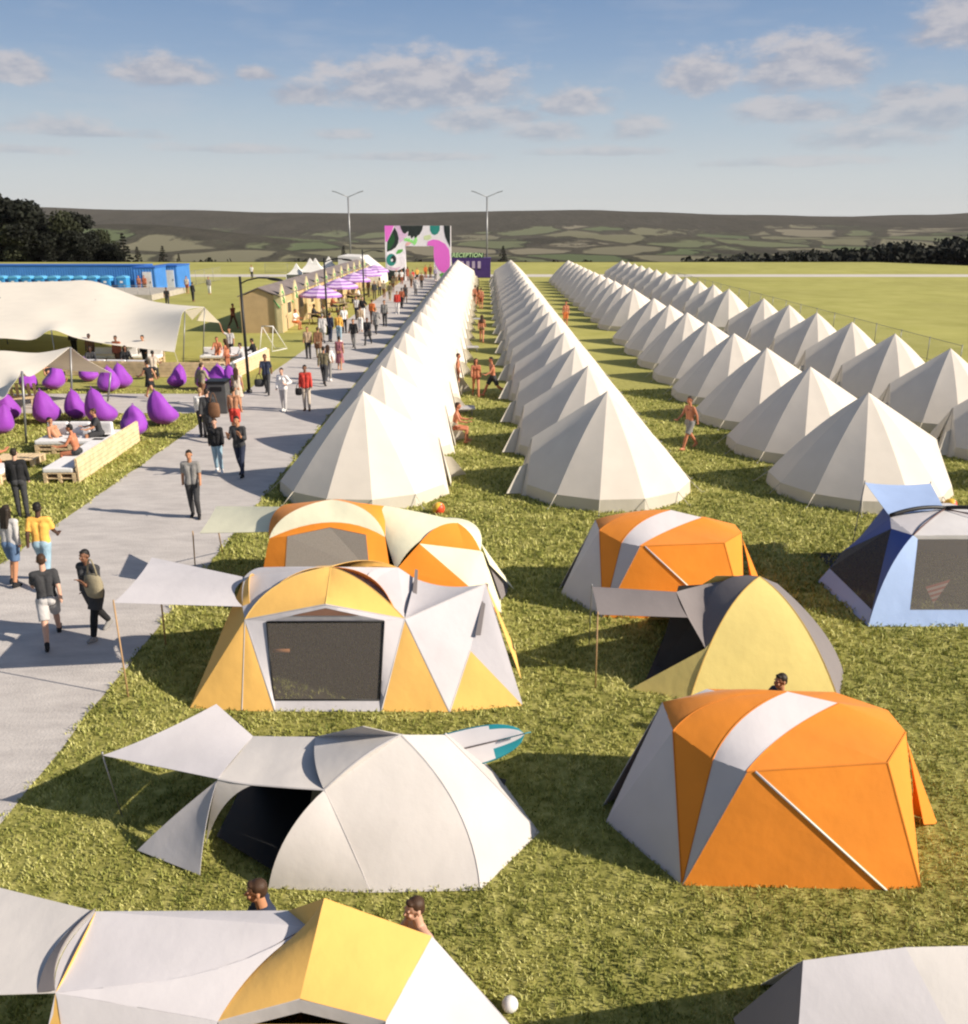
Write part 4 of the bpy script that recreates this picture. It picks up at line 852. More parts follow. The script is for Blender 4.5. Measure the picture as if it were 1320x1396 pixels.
# ------------------------------------------------------------------ pallet furniture
M_PAL=mat('pallet_wood',(.66,.50,.31),.8,.18,4,.2,12); M_CUSH=mat('white_cushion',(.78,.76,.76),.8,.04,3,.15,9)
def slats(m,o,ux,uy,uz,Lx,Lz,n):
    for i in range(n): pass
def pallet_sofa(p0,p1,label,depth,back=True,cush=(0,1),bh=.62,group='pallet sofas of the lounge'):
    # p0->p1: line of the backrest on the ground, seat on the left-hand side when depth>0
    p0,p1=Vector(p0),Vector(p1); d=p1-p0; Ln=d.length; d.normalize(); nrm=Vector((-d.y,d.x,0))*(1 if depth>0 else -1); D=abs(depth); rz=math.atan2(d.y,d.x)
    t=thing('pallet_sofa',label,'sofa',group=group); M=Matrix.Rotation(rz,3,'Z'); s=1 if depth>0 else -1
    def B(m,x,y,z,dx,dy,dz,mt=M_PAL): m.box(p0+M@Vector((x,s*y,z)),(dx,dy,dz),mt,rz)
    base=MB(); nb=max(2,round(Ln/.62))
    for lev in (0.,.15):
        for i in range(nb+1):
            for y in (.06,D/2,D-.06): B(base,.07+(Ln-.14)*i/nb,y,lev+.065,.13,.1,.075)
        for y in (.06,D/2,D-.06): B(base,Ln/2,y,lev+.014,Ln,.1,.022); B(base,Ln/2,y,lev+.114,Ln,.1,.022)
        k=int(Ln/.13)
        for i in range(k): B(base,.055+(Ln-.11)*i/(k-1),D/2,lev+.137,.10,D,.022)
    base.build('base',t)
    if back:
        b=MB()
        for i in range(nb+1): B(b,.05+(Ln-.1)*i/nb,-.05,.36,.09,.03,.72)
        for z in (.08,.22,.36,.50,.64): B(b,Ln/2,-.075,z,Ln,.022,.125); 
        for z in (.4,.55,.68): B(b,Ln/2,-.028,z,Ln,.02,.1)
        b.build('backrest',t)
    q=max(1,round(Ln/1.2))
    for i in range(q):
        if not cush[0]: break
        c=MB(); c.bbox(p0+M@Vector((Ln*(i+.5)/q,s*(D/2+.04),.375)),(Ln/q-.03,D-.08,.14),M_CUSH,.04,rz); c.build('seat_cushion',t)
        if back and cush[1]:
            c=MB(); c.bbox(p0+M@Vector((Ln*(i+.5)/q,s*.09,.61)),(Ln/q-.06,.15,.36),M_CUSH,.05,rz); c.build('back_cushion',t)
    return t
def pallet_table(c,dx,dy,rz,label):
    t=thing('pallet_table',label,'table',c,rz); m=MB(); 
    for x in (-1,0,1):
        for y in (-1,0,1): m.box((x*(dx/2-.07),y*(dy/2-.07),.1),(.13,.13,.2),M_PAL)
    for y in (-1,0,1): m.box((0,y*(dy/2-.07),.21),(dx,.1,.02),M_PAL)
    m.build('legs',t); m=MB(); k=int(dx/.13)
    for i in range(k): m.box((-dx/2+.055+(dx-.11)*i/(k-1),0,.232),(.11,dy,.022),M_PAL)
    m.build('tabletop',t)
# corner sofa nearest the path: long back facing the path
pallet_sofa((-11.86,24.75,0),(-12.0,29.9,0),'long pallet sofa with its slatted wooden back turned to the grey path',.95,True,(1,0))
pallet_sofa((-14.75,29.1,0),(-12.5,29.2,0),'pallet sofa with tall white back cushions carrying the reclining sunbather',-.95,False,(1,1))
for i in range(3):
    pass
pallet_sofa((-16.6,24.5,0),(-13.9,24.45,0),'short pallet sofa seen from behind, man in dark suit standing at it',.95,True,(1,0))
pallet_table((-14.6,26.9,0),1.3,.85,.05,'low pallet wood table between the near pallet sofas')
bc=thing('cushion_row','row of tall white cushions along the far edge of the sunbather sofa','cushions')
for i in range(3):
    c=MB(); c.bbox((-14.35+.74*i,29.25,.62),(.7,.16,.46),M_CUSH,.06); c.build('cushion',bc)
# second group behind the trio of beanbags
pallet_sofa((-12.15,43.2,0),(-11.75,48.4,0),'pallet couch back running away beside the lamp post',.95,True,(1,1),group='pallet sofas of the far lounge')
pallet_sofa((-15.9,43.4,0),(-12.9,43.4,0),'pallet couch seen from behind, beanbag trio leaning on it',.95,True,(1,0),group='pallet sofas of the far lounge')
pallet_sofa((-15.3,48.6,0),(-12.4,48.7,0),'pallet couch with white cushions facing the camera in the far lounge',-.95,True,(1,1),group='pallet sofas of the far lounge')
pallet_sofa((-20.8,44.0,0),(-16.6,43.6,0),'pallet counter couch under the front edge of the large canopy',.95,True,(1,1),group='pallet sofas of the far lounge')
pallet_sofa((-21.5,48.6,0),(-17.4,48.4,0),'pallet couch in the shade deep under the large canopy',-.95,True,(1,1),group='pallet sofas of the far lounge')
pallet_table((-14.2,46.4,0),1.3,.9,0,'low pallet table in the middle of the far lounge')
# slatted bench in the shade at the left
t=thing('slatted_bench','pale slatted deck bench behind the left canopy pole','bench',G(24,556),.25)
m=MB()
for i in range(7): m.box((0,-.3+.1*i,.42),(1.5,.08,.03),M_PAL)
m.build('seat',t); m=MB()
for i in range(7): m.box((-.66+.22*i,.36,.68),(.12,.03,.5),M_PAL)
m.build('backrest',t)
for sx_ in (-.65,.65):
    m=MB(); m.box((sx_,-.28,.2),(.06,.06,.4),M_PAL); m.box((sx_,.3,.2),(.06,.06,.4),M_PAL); m.build('leg',t)
# ------------------------------------------------------------------ lamp posts along the path
def path_lamp(p,label,group):
    t=thing('street_lamp',label,'street lamp',p,0,group); m=MB(); m.tube([(0,0,0),(0,0,5.02)],[.075,.055],M_BLK,8); m.lathe([(.13,0),(.13,.1),(.08,.14)],M_BLK,10); m.build('pole',t)
    m=MB(); m.tube([(0,0,4.72),(.3,0,4.86),(.8,0,4.97),(1.25,0,4.96)],[.03,.03,.035,.05],M_BLK,7); m.build('arm',t)
    m=MB(); m.ell((1.5,0,4.90),(.36,.12,.07),M_BLK,Matrix.Rotation(.12,3,'Y')); m.build('lamp_head',t); return t
for x,y,l in ((-10.49,39.25,'black street lamp with curved arm where the side path meets the grey path'),(-10.55,60.6,'black street lamp standing before the first purple striped parasol'),(-10.5,79.5,'black street lamp among the crowd, farthest of those with a curved arm')):
    path_lamp((x,y,0),l,'black lamps along the path')
for x,l in ((-18.45,'tall twin armed mast lamp left of the painted arch'),(.41,'tall twin armed mast lamp in front of the purple reception cabin')):
    t=thing('mast_lamp',l,'street lamp',(x,127.3,0),0,'tall mast lamps'); m=MB(); m.tube([(0,0,0),(0,0,10.6)],[.13,.09],M_STEEL,8); m.build('pole',t)
    for s in (-1,1):
        m=MB(); m.tube([(0,0,10.55),(s*1.5,0,11.15)],.05,M_STEEL,6); m.box((s*1.75,0,11.22),(.75,.22,.1),M_STEEL,rot=Matrix.Rotation(-s*.25,3,'Y')); m.build('lamp_arm',t)
# ------------------------------------------------------------------ wooden huts
M_HUT=mat('hut_wood',(.52,.37,.20),.8,.06,2,.2,10); M_HROOF=mat('hut_roof_felt',(.20,.165,.155),.9,.15,3); M_HY=mat('hut_front_yellow',(.62,.53,.30),.7,.08,3); M_LOGO=mat('green_logo',(.10,.42,.14),.6)
def hut():
    t=thing('wooden_hut','hut','hut'); W=2.55; Ln=4.42
    m=MB()
    n=int(Ln/.15)
    for i in range(n): m.box((0,-Ln/2+Ln*(i+.5)/n,1.2),(.07,Ln/n-.008,2.4),M_HUT); m.box((-W,-Ln/2+Ln*(i+.5)/n,1.2),(.07,Ln/n-.008,2.4),M_HUT)
    for y in (-Ln/2+.04,Ln/2-.04):
        k=17
        for i in range(k): x=-.035-(W-.07)*(i+.5)/k; m.box((x,y,1.25),((W-.07)/k-.006,.07,2.5),M_HUT)
    m.build('wall',t)
    r=MB(); 
    A=[(.22,-Ln/2-.12,2.42),(-W/2,-Ln/2-.12,3.0),(-W-.15,-Ln/2-.12,2.42)]
    for k in (0,1):
        p,q=Vector(A[k]),Vector(A[k+1]); d=Vector((0,Ln+.2,0)); u=Vector((0,0,.06)); vs=[p,q,q+d,p+d,p+u,q+u,q+d+u,p+d+u]; r.add(vs,[(0,1,2,3),(7,6,5,4),(0,4,5,1),(2,6,7,3),(0,3,7,4),(1,5,6,2)],M_HROOF)
    r.build('roof',t)
    g=MB()   # end gable
    for y in (-Ln/2+.02,Ln/2-.02): g.add([(0,y,2.4),(-W/2,y,2.96),(-W,y,2.4)],[(0,1,2)],M_HUT)
    g.build('gable',t,thick=.04)
    f=MB(); y0,y1=-Ln/2+.05,-Ln/2+1.55; pts=[(.1,y0,0),(.1,y1,0),(.1,y1,2.45),(.1,(y0+y1)/2,3.25),(.1,y0,2.45)]; b=[(x+.1,y,z) for x,y,z in pts]
    f.face(pts,M_HY); f.face(b[::-1],M_HY)
    for i in range(5): f.face([pts[i],b[i],b[(i+1)%5],pts[(i+1)%5]],M_HY)
    # the pointed front also shows to the side: a narrow return board
    f.box((-.0,y0-.06,1.3),(.5,.05,2.6),M_HY); f.build('pointed_front',t)
    d=MB(); d.box((.215,(y0+y1)/2,.98),(.03,.95,1.9),M_HUT); d.box((.24,(y0+y1)/2+.38,1.0),(.03,.05,.16),M_BLK); d.build('door',t)
    lg=MB(); c=Vector((.225,(y0+y1)/2,2.35)); 
    pts=[(-.32,.34),(-.1,.42),(.12,.22),(-.08,.02),(.22,-.12),(.36,-.42),(.05,-.36),(-.18,-.16)]
    lg.tube([c+Vector((0,a,b)) for a,b in pts],.05,M_LOGO,5); lg.build('logo',t); lg=MB(); lg.tube([Vector((-.25,y0-.095,2.2+.0)),Vector((-.05,y0-.095,1.95)),Vector((.15,y0-.095,1.7))],.04,M_LOGO,5); lg.build('logo',t)
    w=MB(); w.box((.045,Ln/2-1.1,1.45),(.03,1.3,.9),M_HY); w.box((.06,Ln/2-1.1,1.45),(.02,1.1,.72),mat('hut_window_dark',(.06,.05,.04),.4)); w.build('window',t)
    return t
HUT=hut(); KIDS[HUT.name]=[(c,[]) for c in kids(HUT)]
for k in range(11):
    y=63.9+4.45*k; l='%s tan wooden hut with brown roof and pointed yellow front beside the path'%('farthest' if k==10 else ORD[k]); z=(-14.05,y,0)
    if k==0: HUT.location=z; HUT['label']=l; HUT['group']='wooden huts in a row'
    else: dup(HUT,z,0,l,'wooden huts in a row')
# ------------------------------------------------------------------ parasols and picnic tables
M_PA=mat('parasol_lilac',(.80,.62,.86),.7,.04,2,trans=.25); M_PB=mat('parasol_purple',(.42,.20,.58),.7,.04,2,trans=.2)
def parasol():
    t=thing('parasol','parasol','parasol'); m=MB(); n=8; rings=[(.02,2.75),(.35,2.64),(.62,2.54),(.9,2.43),(1.15,2.32),(1.35,2.22),(1.6,2.08),(1.62,1.92)]
    for i in range(len(rings)-1):
        mt=M_PB if i in (2,4,6) else M_PA
        vs=[];
        for r,z in rings[i:i+2]:
            for k in range(n*2):
                a=math.pi*k/n; rr=r*(1 if k%2==0 else .955); vs.append((rr*math.cos(a),rr*math.sin(a),z-(0 if k%2==0 else .02*r)))
        q=n*2; m.add(vs,[(k,(k+1)%q,q+(k+1)%q,q+k) for k in range(q)],mt)
    m.build('canopy',t,thick=.01); m=MB(); m.tube([(0,0,0),(0,0,2.85)],.025,M_WPAINT,7); m.build('pole',t); m=MB(); m.lathe([(.0,.1),(.28,.1),(.3,0)],M_STEEL,14); m.build('base',t)
    for k in range(8):
        a=math.pi/4*k; m=MB(); m.tube([(0,0,2.68),(1.55*math.cos(a),1.55*math.sin(a),2.06)],.012,M_WPAINT,4); m.build('rib',t)
    return t
PA=parasol(); KIDS[PA.name]=[(c,[]) for c in kids(PA)]
def picnic():
    t=thing('picnic_table','table','table'); m=MB(); M=mat('picnic_wood',(.38,.29,.18),.8,.2,4)
    for i in range(5): m.box((-.3+.15*i,0,.74),(.14,1.8,.035),M)
    m.build('tabletop',t)
    for s in (-1,1):
        b=MB(); b.box((s*.68-.07,0,.45),(.13,1.8,.035),M); b.box((s*.68+.07,0,.45),(.13,1.8,.035),M); b.build('bench',t)
        l=MB(); l.tube([(-.72,s*.65,0),(-.25,s*.65,.73)],.04,M,5); l.tube([(.72,s*.65,0),(.25,s*.65,.73)],.04,M,5); l.box((0,s*.65,.41),(1.5,.04,.08),M); l.build('leg_frame',t)
    return t
PT=picnic(); KIDS[PT.name]=[(c,[]) for c in kids(PT)]
for k,y in enumerate((68.6,77.8,87.,96.2,104.)):
    l='%s lilac and purple striped parasol in front of the wooden huts'%ORD[k]; z=(-12.35,y,0); z2=(-12.35,y-.75,0)
    l2='%s wooden picnic table, under a striped parasol by the huts'%ORD[k]
    if k==0: PA.location=z; PA['label']=l; PA['group']='striped parasols'; PT.location=(-12.35,y-1.0,0); PT['label']=l2; PT['group']='picnic tables'; PT.rotation_euler=(0,0,1.57)
    else: dup(PA,z,.3*k,l,'striped parasols'); dup(PT,(-12.35,y-1.0,0),1.57,l2,'picnic tables')
# ------------------------------------------------------------------ white frame on the lawn
t=thing('goal_frame','white tubular A-shaped frame on the lawn before the first hut','frame',(-12.75,52.9,0),-.25,None,.8)
for s in (-1,1):
    m=MB(); m.tube([(s*.45,-.0,1.78),(s*.5,-.55,0)],.03,M_WPAINT,6); m.build('front_leg',t); m=MB(); m.tube([(s*.45,0,1.78),(s*.5+.35,1.2,0)],.03,M_WPAINT,6); m.build('rear_leg',t)
m=MB(); m.tube([(-.45,0,1.78),(.45,0,1.78)],.04,M_WPAINT,6); m.tube([(-.15,1.2,.02),(.85,1.2,.02)],.03,M_WPAINT,6); m.tube([(.5,-.55,.03),(.85,1.2,.03)],.03,M_WPAINT,6); m.build('crossbar',t)
# ------------------------------------------------------------------ litter bin
p=G(301,562); t=thing('litter_bin','dark grey square litter bin beside the path, behind the couple in dark coats','bin',p); m=MB(); M=mat('bin_grey',(.085,.085,.085),.5); m.bbox((0,0,.62),(.75,.7,1.2),M,.03); m.build('body',t); m=MB(); m.bbox((0,0,1.26),(.82,.77,.1),M_BLK,.02); m.build('lid',t); m=MB(); m.box((0,-.36,1.0),(.45,.03,.16),M_BLK); m.build('slot',t)
# ------------------------------------------------------------------ blue cabins, toilets, deck
M_CB=mat('cabin_blue',(.09,.29,.66),.5,.08,1,.0); M_CBR=mat('cabin_roof_blue',(.03,.13,.45),.5,.08); M_TOI=mat('toilet_blue',(.05,.28,.58),.4,.06)
def cabin(x0,x1,y0,y1,h,label,doors=(),front=True):
    t=thing('blue_cabin',label,'cabin',((x0+x1)/2,(y0+y1)/2,0)); m=MB(); cx=(x0+x1)/2; cy=(y0+y1)/2; lx,ly=x1-x0,y1-y0
    m.box((0,0,h/2),(lx-.12,ly-.12,h-.1),M_CB); n=int(lx/.28)
    for i in range(n): m.box((-lx/2+.14+(lx-.28)*i/(n-1),-ly/2+.045,h/2),(.13,.08,h-.16),M_CB); m.box((-lx/2+.14+(lx-.28)*i/(n-1),ly/2-.045,h/2),(.13,.08,h-.16),M_CB)
    n=int(ly/.28)
    for i in range(n):
        for s in (-1,1): m.box((s*(lx/2-.045),-ly/2+.14+(ly-.28)*i/(n-1),h/2),(.08,.13,h-.16),M_CB)
    m.build('wall',t); r=MB(); r.bbox((0,0,h),(lx+.1,ly+.1,.16),M_CBR,.04); r.build('roof',t)
    for dx in doors:
        d=MB(); d.box((dx-cx,-ly/2-.02,1.1),(.95,.05,2.05),M_WPAINT); d.build('door',t); d=MB(); d.box((dx-cx+.36,-ly/2-.06,1.05),(.05,.06,.16),M_BLK); d.build('door_handle',t)
    return t
cabin(-66,-38.6,104.2,106.8,2.62,'long blue corrugated shower block behind the row of portable toilets')
cabin(-38.35,-35.9,99.95,103.4,2.6,'blue cabin with a white door standing beside the portable toilets',(-36.85,))
cabin(-37.25,-34.85,104.0,108.5,2.6,'blue cabin with a white door at the right end of the block',(-35.75,))
def toilet():
    t=thing('portable_toilet','toilet','toilet'); m=MB(); m.bbox((0,0,1.0),(1.12,1.12,1.95),M_TOI,.06); m.build('body',t)
    r=MB(); vs=[];q=12
    for s in (-.6,.6):
        for k in range(q+1): a=math.pi*k/q; vs.append((.6*math.cos(a),s,1.95+.30*math.sin(a)))
    r.add(vs,[(k,k+1,q+2+k,q+1+k) for k in range(q)]+[tuple(range(q+1)),tuple(range(2*q+1,q,-1))],mat('toilet_roof',(.12,.42,.70),.4),False); r.build('roof',t)
    d=MB(); d.bbox((0,-.57,1.0),(.78,.05,1.75),mat('toilet_door',(.04,.24,.52),.4),.02); d.build('door',t); s=MB(); s.box((0,-.605,1.45),(.32,.02,.26),M_WPAINT); s.build('sign',t); h=MB(); h.box((.3,-.62,1.0),(.06,.05,.12),M_WPAINT); h.build('handle',t); return t
TO=toilet(); KIDS[TO.name]=[(c,[]) for c in kids(TO)]; TO.scale=(.95,.95,.8)
for k in range(12):
    x=-38.5-1.42*k-(.35 if k>0 else 0); l='portable toilet with curved roof, %s from the right end of the row'%('first' if k==0 else ORD[k]); z=(x-.6,98.9,0)
    if k==0: TO.location=z; TO['label']=l; TO['group']='blue portable toilets'
    else: dup(TO,z,0,l,'blue portable toilets')
M_DECK=mat('deck_boards',(.42,.38,.32),.8,.15,3)
t=thing('raised_deck','pale raised deck with a thin railing in front of the blue cabins','deck'); m=MB(); 
for i in range(20): m.box((-36.6,88.4+.52*i,.55),(8.6,.5,.06),M_DECK)
for i in range(30): m.box((-40.75+.288*i,88.15,.29),(.28,.03,.52),M_DECK)
for i in range(34): m.box((-32.3,88.3+.3*i,.29),(.03,.29,.52),M_DECK)
m.build('platform',t); m=MB()
for i in range(8): m.tube([(-40.8+1.2*i,88.2,0),(-40.8+1.2*i,88.2,1.45)],.025,M_STEEL,5)
m.tube([(-40.8,88.2,1.45),(-32.4,88.2,1.45)],.02,M_STEEL,5); m.build('railing',t)
# ------------------------------------------------------------------ fences
M_FN=mesh_screen('fence_mesh',(.33,.31,.27),.14)
def fence(pts,h,label):
    t=thing('mesh_fence',label,'fence'); 
    for a,b in zip(pts,pts[1:]):
        a,b=Vector((*a,0)),Vector((*b,0)); n=max(1,round((b-a).length/3.4))
        for i in range(n):
            p,q=a.lerp(b,i/n),a.lerp(b,(i+1)/n); m=MB(); u=Vector((0,0,h)); g=Vector((0,0,.1)); m.face([p+g,q+g,q+u,p+u],M_FN); m.build('mesh_panel',t)
            m=MB(); m.tube([p,p+u+Vector((0,0,.06))],.022,M_STEEL,5); m.tube([p+u,q+u],.014,M_STEEL,4); m.tube([p+g,q+g],.014,M_STEEL,4); m.build('post',t)
fence([(24.4,45.5),(24.4,118)],1.25,'low grey mesh fence along the outermost bell tents and the open field')
fence([(-35.4,105),(-34.8,121)],1.7,'tall grey mesh fence right of the blue cabins')
fence([(-33,138),(-16,138)],1.4,'thin mesh fence behind the huts before the far road')
# ------------------------------------------------------------------ marquee and pagodas
M_MQ=mat('marquee_white',(.80,.77,.72),.7,.03,2,trans=.15)
t=thing('marquee_tent','white marquee with sloping roof between the huts and the painted arch','marquee'); y0,y1,x0,x1=110.8,119,-17.6,-12.9; m=MB()
a=[(x0,y0,0),(x1+.4,y0,0),(x1+.3,y0,1.4),(-15.0,y0,3.3),(x0,y0,3.4)]; b=[(x,y1,z) for x,_,z in a]
m.face(a,M_MQ); m.face(b[::-1],M_MQ); m.build('end_wall',t); m=MB()
for i in (1,2,3,4): m.face([a[i],b[i],b[(i+1)%5],a[(i+1)%5]],M_MQ)
m.build('roof',t,thick=.02)
for k,(x,y,s,l) in enumerate([(-21.2,112,.7,'white pointed pagoda tent, leftmost of those behind the huts'),(-20.1,109.5,.72,'white pointed pagoda tent in the middle of those behind the huts'),(-19.0,112.5,.74,'white pointed pagoda tent, rightmost of those behind the huts'),(-22.6,110.5,.58,'small white pagoda tent peeping over the hut roofs')]):
    t=thing('pagoda_tent',l,'tent',(x,y,0),0,'white pagoda tents',s); m=MB(); rr=[(1.9,2.3),(1.2,2.75),(.6,3.4),(.15,4.3),(.02,4.5)]
    for (r0,z0),(r1,z1) in zip(rr,rr[1:]):
        q=lambda r,z:[(r,r,z),(-r,r,z),(-r,-r,z),(r,-r,z)]; A=q(r0,z0);B=q(r1,z1)
        for i in range(4): m.face([A[i],A[(i+1)%4],B[(i+1)%4],B[i]],M_MQ)
    m.build('roof',t); m=MB()
    for i in range(4):
        A=[(1.9,1.9),(-1.9,1.9),(-1.9,-1.9),(1.9,-1.9)]; p,q=A[i],A[(i+1)%4]; 
        if i!=2: m.face([(*p,0),(*q,0),(*q,2.3),(*p,2.3)],M_MQ)
    m.build('wall',t)
    for sx_,sy_ in ((1.88,-1.88),(-1.88,-1.88)): m=MB(); m.tube([(sx_,sy_,0),(sx_,sy_,2.3)],.04,M_WPAINT,5); m.build('leg',t)
# ------------------------------------------------------------------ painted arch
AY=120.
t=thing('painted_arch','tall festival arch with pink, teal and black painted shapes spanning the path','arch')
M_AW=mat('arch_white',(.80,.76,.78),.6,.03); M_AP=mat('arch_pink',(.80,.16,.62),.6,.03); M_AT=mat('arch_teal',(.025,.24,.20),.6,.03); M_AK=mat('arch_black',(.022,.03,.028),.6,.2); M_AG=mat('arch_green',(.12,.40,.08),.6); M_AL=mat('arch_lilac',(.70,.48,.66),.6); M_ALG=mat('arch_lime',(.30,.75,.22),.6); M_AB=mat('arch_salmon',(.80,.45,.42),.6)
z8=lambda px,py,Y=AY:P(510+px*.0985,295+py*.0985,Y)
xl,xr=z8(150,300).x,z8(1062,300).x; xo0,xo1=z8(430,415).x,z8(828,415).x; zt_=z8(500,128).z; zo=z8(600,412).z
b=MB()
def bx(a,c,z0,z1): b.box(((a+c)/2,AY+.6,(z0+z1)/2),(c-a,1.2,z1-z0),M_AW)
bx(xl,xo0,0,zo);bx(xo1,xr,0,zo);bx(xl,xr,zo,zt_); b.build('frame',t)
def clipf(pts):  # keep the painting on the faces of the frame
    return pts
def paint(name,mt,pts,off,smooth=True):
    q=[z8(x,y) for x,y in pts]; q=[Vector((min(max(p.x,xl),xr),AY-off,min(max(p.z,.02),zt_))) for p in q]
    m=MB(); n=len(q); c=[p+Vector((0,off-.002,0)) for p in q]; m.add(q+c,[tuple(range(n))]+[(i,(i+1)%n,n+(i+1)%n,n+i) for i in range(n)],mt); m.build(name,t)
def ellp(cx,cy,a,b_,n=28,rot=0):
    return [(cx+a*math.cos(t_)*math.cos(rot)-b_*math.sin(t_)*math.sin(rot),cy+a*math.cos(t_)*math.sin(rot)+b_*math.sin(t_)*math.cos(rot)) for t_ in (2*math.pi*i/n for i in range(n))]
paint('pink_shape',M_AP,[(140,128),(275,128),(245,210),(180,350),(160,350)],.012)
paint('black_shape',M_AK,[(285,150),(320,215),(342,300),(335,370),(300,430),(240,470),(180,488),(180,430),(185,350),(240,240)],.016)
paint('green_shade',mat('arch_dark_green',(.02,.09,.03),.6),[(262,220),(285,290),(285,350),(230,440),(185,470),(186,400),(210,320)],.02)
paint('lilac_shape',M_AL,[(285,128),(360,128),(400,225),(470,235),(440,290),(400,330),(355,370),(345,290),(325,200)],.012)
paint('black_shape',M_AK,[(360,128),(680,128),(665,190),(630,250),(600,268),(575,330),(555,270),(520,310),(505,265),(470,270),(478,200),(430,240),(400,225),(372,170)],.018)
paint('lime_lettering',M_ALG,[(420,335),(415,300),(440,305),(455,290),(470,320),(490,290),(505,330),(525,315),(540,345),(565,300),(590,285),(600,330),(585,372),(560,400),(540,375),(510,360),(470,345)],.022)
paint('salmon_shape',M_AB,[(430,405),(450,360),(500,345),(520,365),(500,385),(470,405)],.014)
paint('teal_shape',M_AT,[(775,128),(912,128),(910,190),(880,240),(840,258),(800,240),(775,190)],.012)
paint('black_shape',M_AK,[(965,128),(1055,128),(1055,425),(1020,360),(985,280),(970,200)],.014)
paint('pink_shape',M_AP,[(735,400),(745,345),(820,318),(900,330),(985,380),(1040,460),(1052,560),(1050,680),(1020,760),(960,780),(900,740),(850,660),(828,560),(828,412)],.02)
paint('green_shape',M_AG,[(905,800),(940,780),(985,790),(960,840),(930,850)],.012)
paint('eyeball',mat('arch_eye_white',(.85,.80,.84),.5),[(180,500),(300,470),(415,430),(428,520),(428,640),(400,715),(320,750),(240,745),(180,720)],.02)
paint('green_shape',M_AG,[(303,510),(330,460),(400,450),(400,480),(360,512),(310,522)],.024)
paint('lilac_shape',M_AL,[(190,690),(300,715),(380,690),(330,745),(240,742)],.024)
paint('iris',M_AT,ellp(240,600,68,85),.026); paint('pupil',M_AK,ellp(270,590,38,50),.03); paint('glint',M_AW,ellp(248,605,16,20),.034)
paint('black_shape',M_AK,[(182,730),(240,750),(320,755),(400,718),(426,700),(426,770),(426,1010),(182,1010)],.012)
paint('lime_shape',mat('arch_pale_lime',(.62,.70,.40),.6),[(690,270),(780,250),(800,300),(740,330),(690,320)],.012)
# ------------------------------------------------------------------ reception cabin
t=thing('reception_cabin','purple container cabin with RECEPTION lettering on its roof edge','cabin'); M_RP=mat('cabin_purple',(.10,.055,.24),.5,.08); RY=126.
m=MB(); m.box((-1.75,RY+1.3,1.28),(5.3,2.5,2.5),M_RP)
for i in range(20): m.box((-4.33+.272*i,RY+.02,1.3),(.12,.08,2.45),M_RP)
m.build('wall',t); m=MB(); m.bbox((-1.75,RY+1.3,2.6),(5.45,2.7,.14),mat('cabin_purple_roof',(.07,.04,.17),.5),.03); m.build('roof',t)
m=MB(); m.box((-2.3,RY+.1,2.98),(4.5,.08,.68),mat('sign_green',(.03,.07,.035),.6)); m.build('sign_board',t)
for i in range(4):
    m=MB(); m.box((-3.0+.78*i,RY-.04,1.75),(.42,.05,.95),mat('window_pale',(.42,.34,.48),.3)); m.build('window',t)
    m=MB(); m.box((-3.0+.78*i,RY-.05,1.2),(.34,.05,.14),M_BLK); m.build('window_box',t)
cu=bpy.data.curves.new('lettering','FONT'); cu.body='RECEPTION'; cu.size=.78; cu.extrude=.03; cu.align_x='CENTER'; cu.align_y='CENTER'; cu.shear=.15; cu.offset=.012; cu.space_character=1.02
to=bpy.data.objects.new('tmp_text',cu); C.objects.link(to); dg=bpy.context.evaluated_depsgraph_get(); me=bpy.data.meshes.new_from_object(to.evaluated_get(dg)); bpy.data.objects.remove(to)
me.name='lettering'; me.materials.clear(); me.materials.append(mat('letter_lime',(.55,.78,.42),.5)); lo=bpy.data.objects.new('lettering',me); C.objects.link(lo); lo.parent=t; lo.location=(-2.3,RY+.02,3.0); lo.rotation_euler=(math.pi/2,0,0)
# ------------------------------------------------------------------ surfboards, balls, sunbeds
t=thing('surfboard','white surfboard with teal rails and a teal fin leaning behind the off-white dome','surfboard')
m=MB(); M_SB=mat('board_white',(.78,.74,.74),.25,.03); M_TE=mat('board_teal',(.03,.28,.33),.35)
a=P(552,1040,10.3); bq=P(716,1001,10.3); d=(bq-a); Lb=d.length; d.normalize(); sd=Vector((.05,-.55,-.8)); sd=(sd-d*sd.dot(d)).normalized(); up=d.cross(sd); up=up if up.z>0 else -up
vs=[];n=26;ring=16
def bw(u): return .29*max(0.0,(math.sin(math.pi*min(1,u**.8*.5+.5*u)))**.0001)*(1-abs(2*u-1)**2.6)**.62
for i in range(n+1):
    u=i/n; c=a+d*Lb*u+up*(.10*(2*u-1)**2*(1 if u<.5 else .5)); w_=max(bw(u)*.88,.004); th=.035*(1-abs(2*u-1)**3)+.004
    for k in range(ring): q=2*math.pi*k/ring; vs.append(c+sd*w_*math.cos(q)+up*th*math.sin(q))
fs=[];mi=[]
for i in range(n):
    for k in range(ring): fs.append((i*ring+k,i*ring+(k+1)%ring,(i+1)*ring+(k+1)%ring,(i+1)*ring+k)); 
RS=lambda j:(0,15,7,8) if j//ring<n*.72 else (0,1,2,13,14,15,6,7,8,9)
whites=[f for j,f in enumerate(fs) if (j%ring) not in RS(j)]; rails=[f for j,f in enumerate(fs) if (j%ring) in RS(j)]
m.add(vs,whites,M_SB,True); m.build('board',t); m=MB(); m.add(vs,rails,M_TE,True); m.build('rail',t)
m=MB(); c=a+d*Lb*.74+up*.035; m.add([c,c+d*.2,a+d*(Lb+.10)+up*.16,a+d*(Lb+.02)+up*.2],[(0,1,2,3)],M_TE); m.build('fin',t,thick=.012)
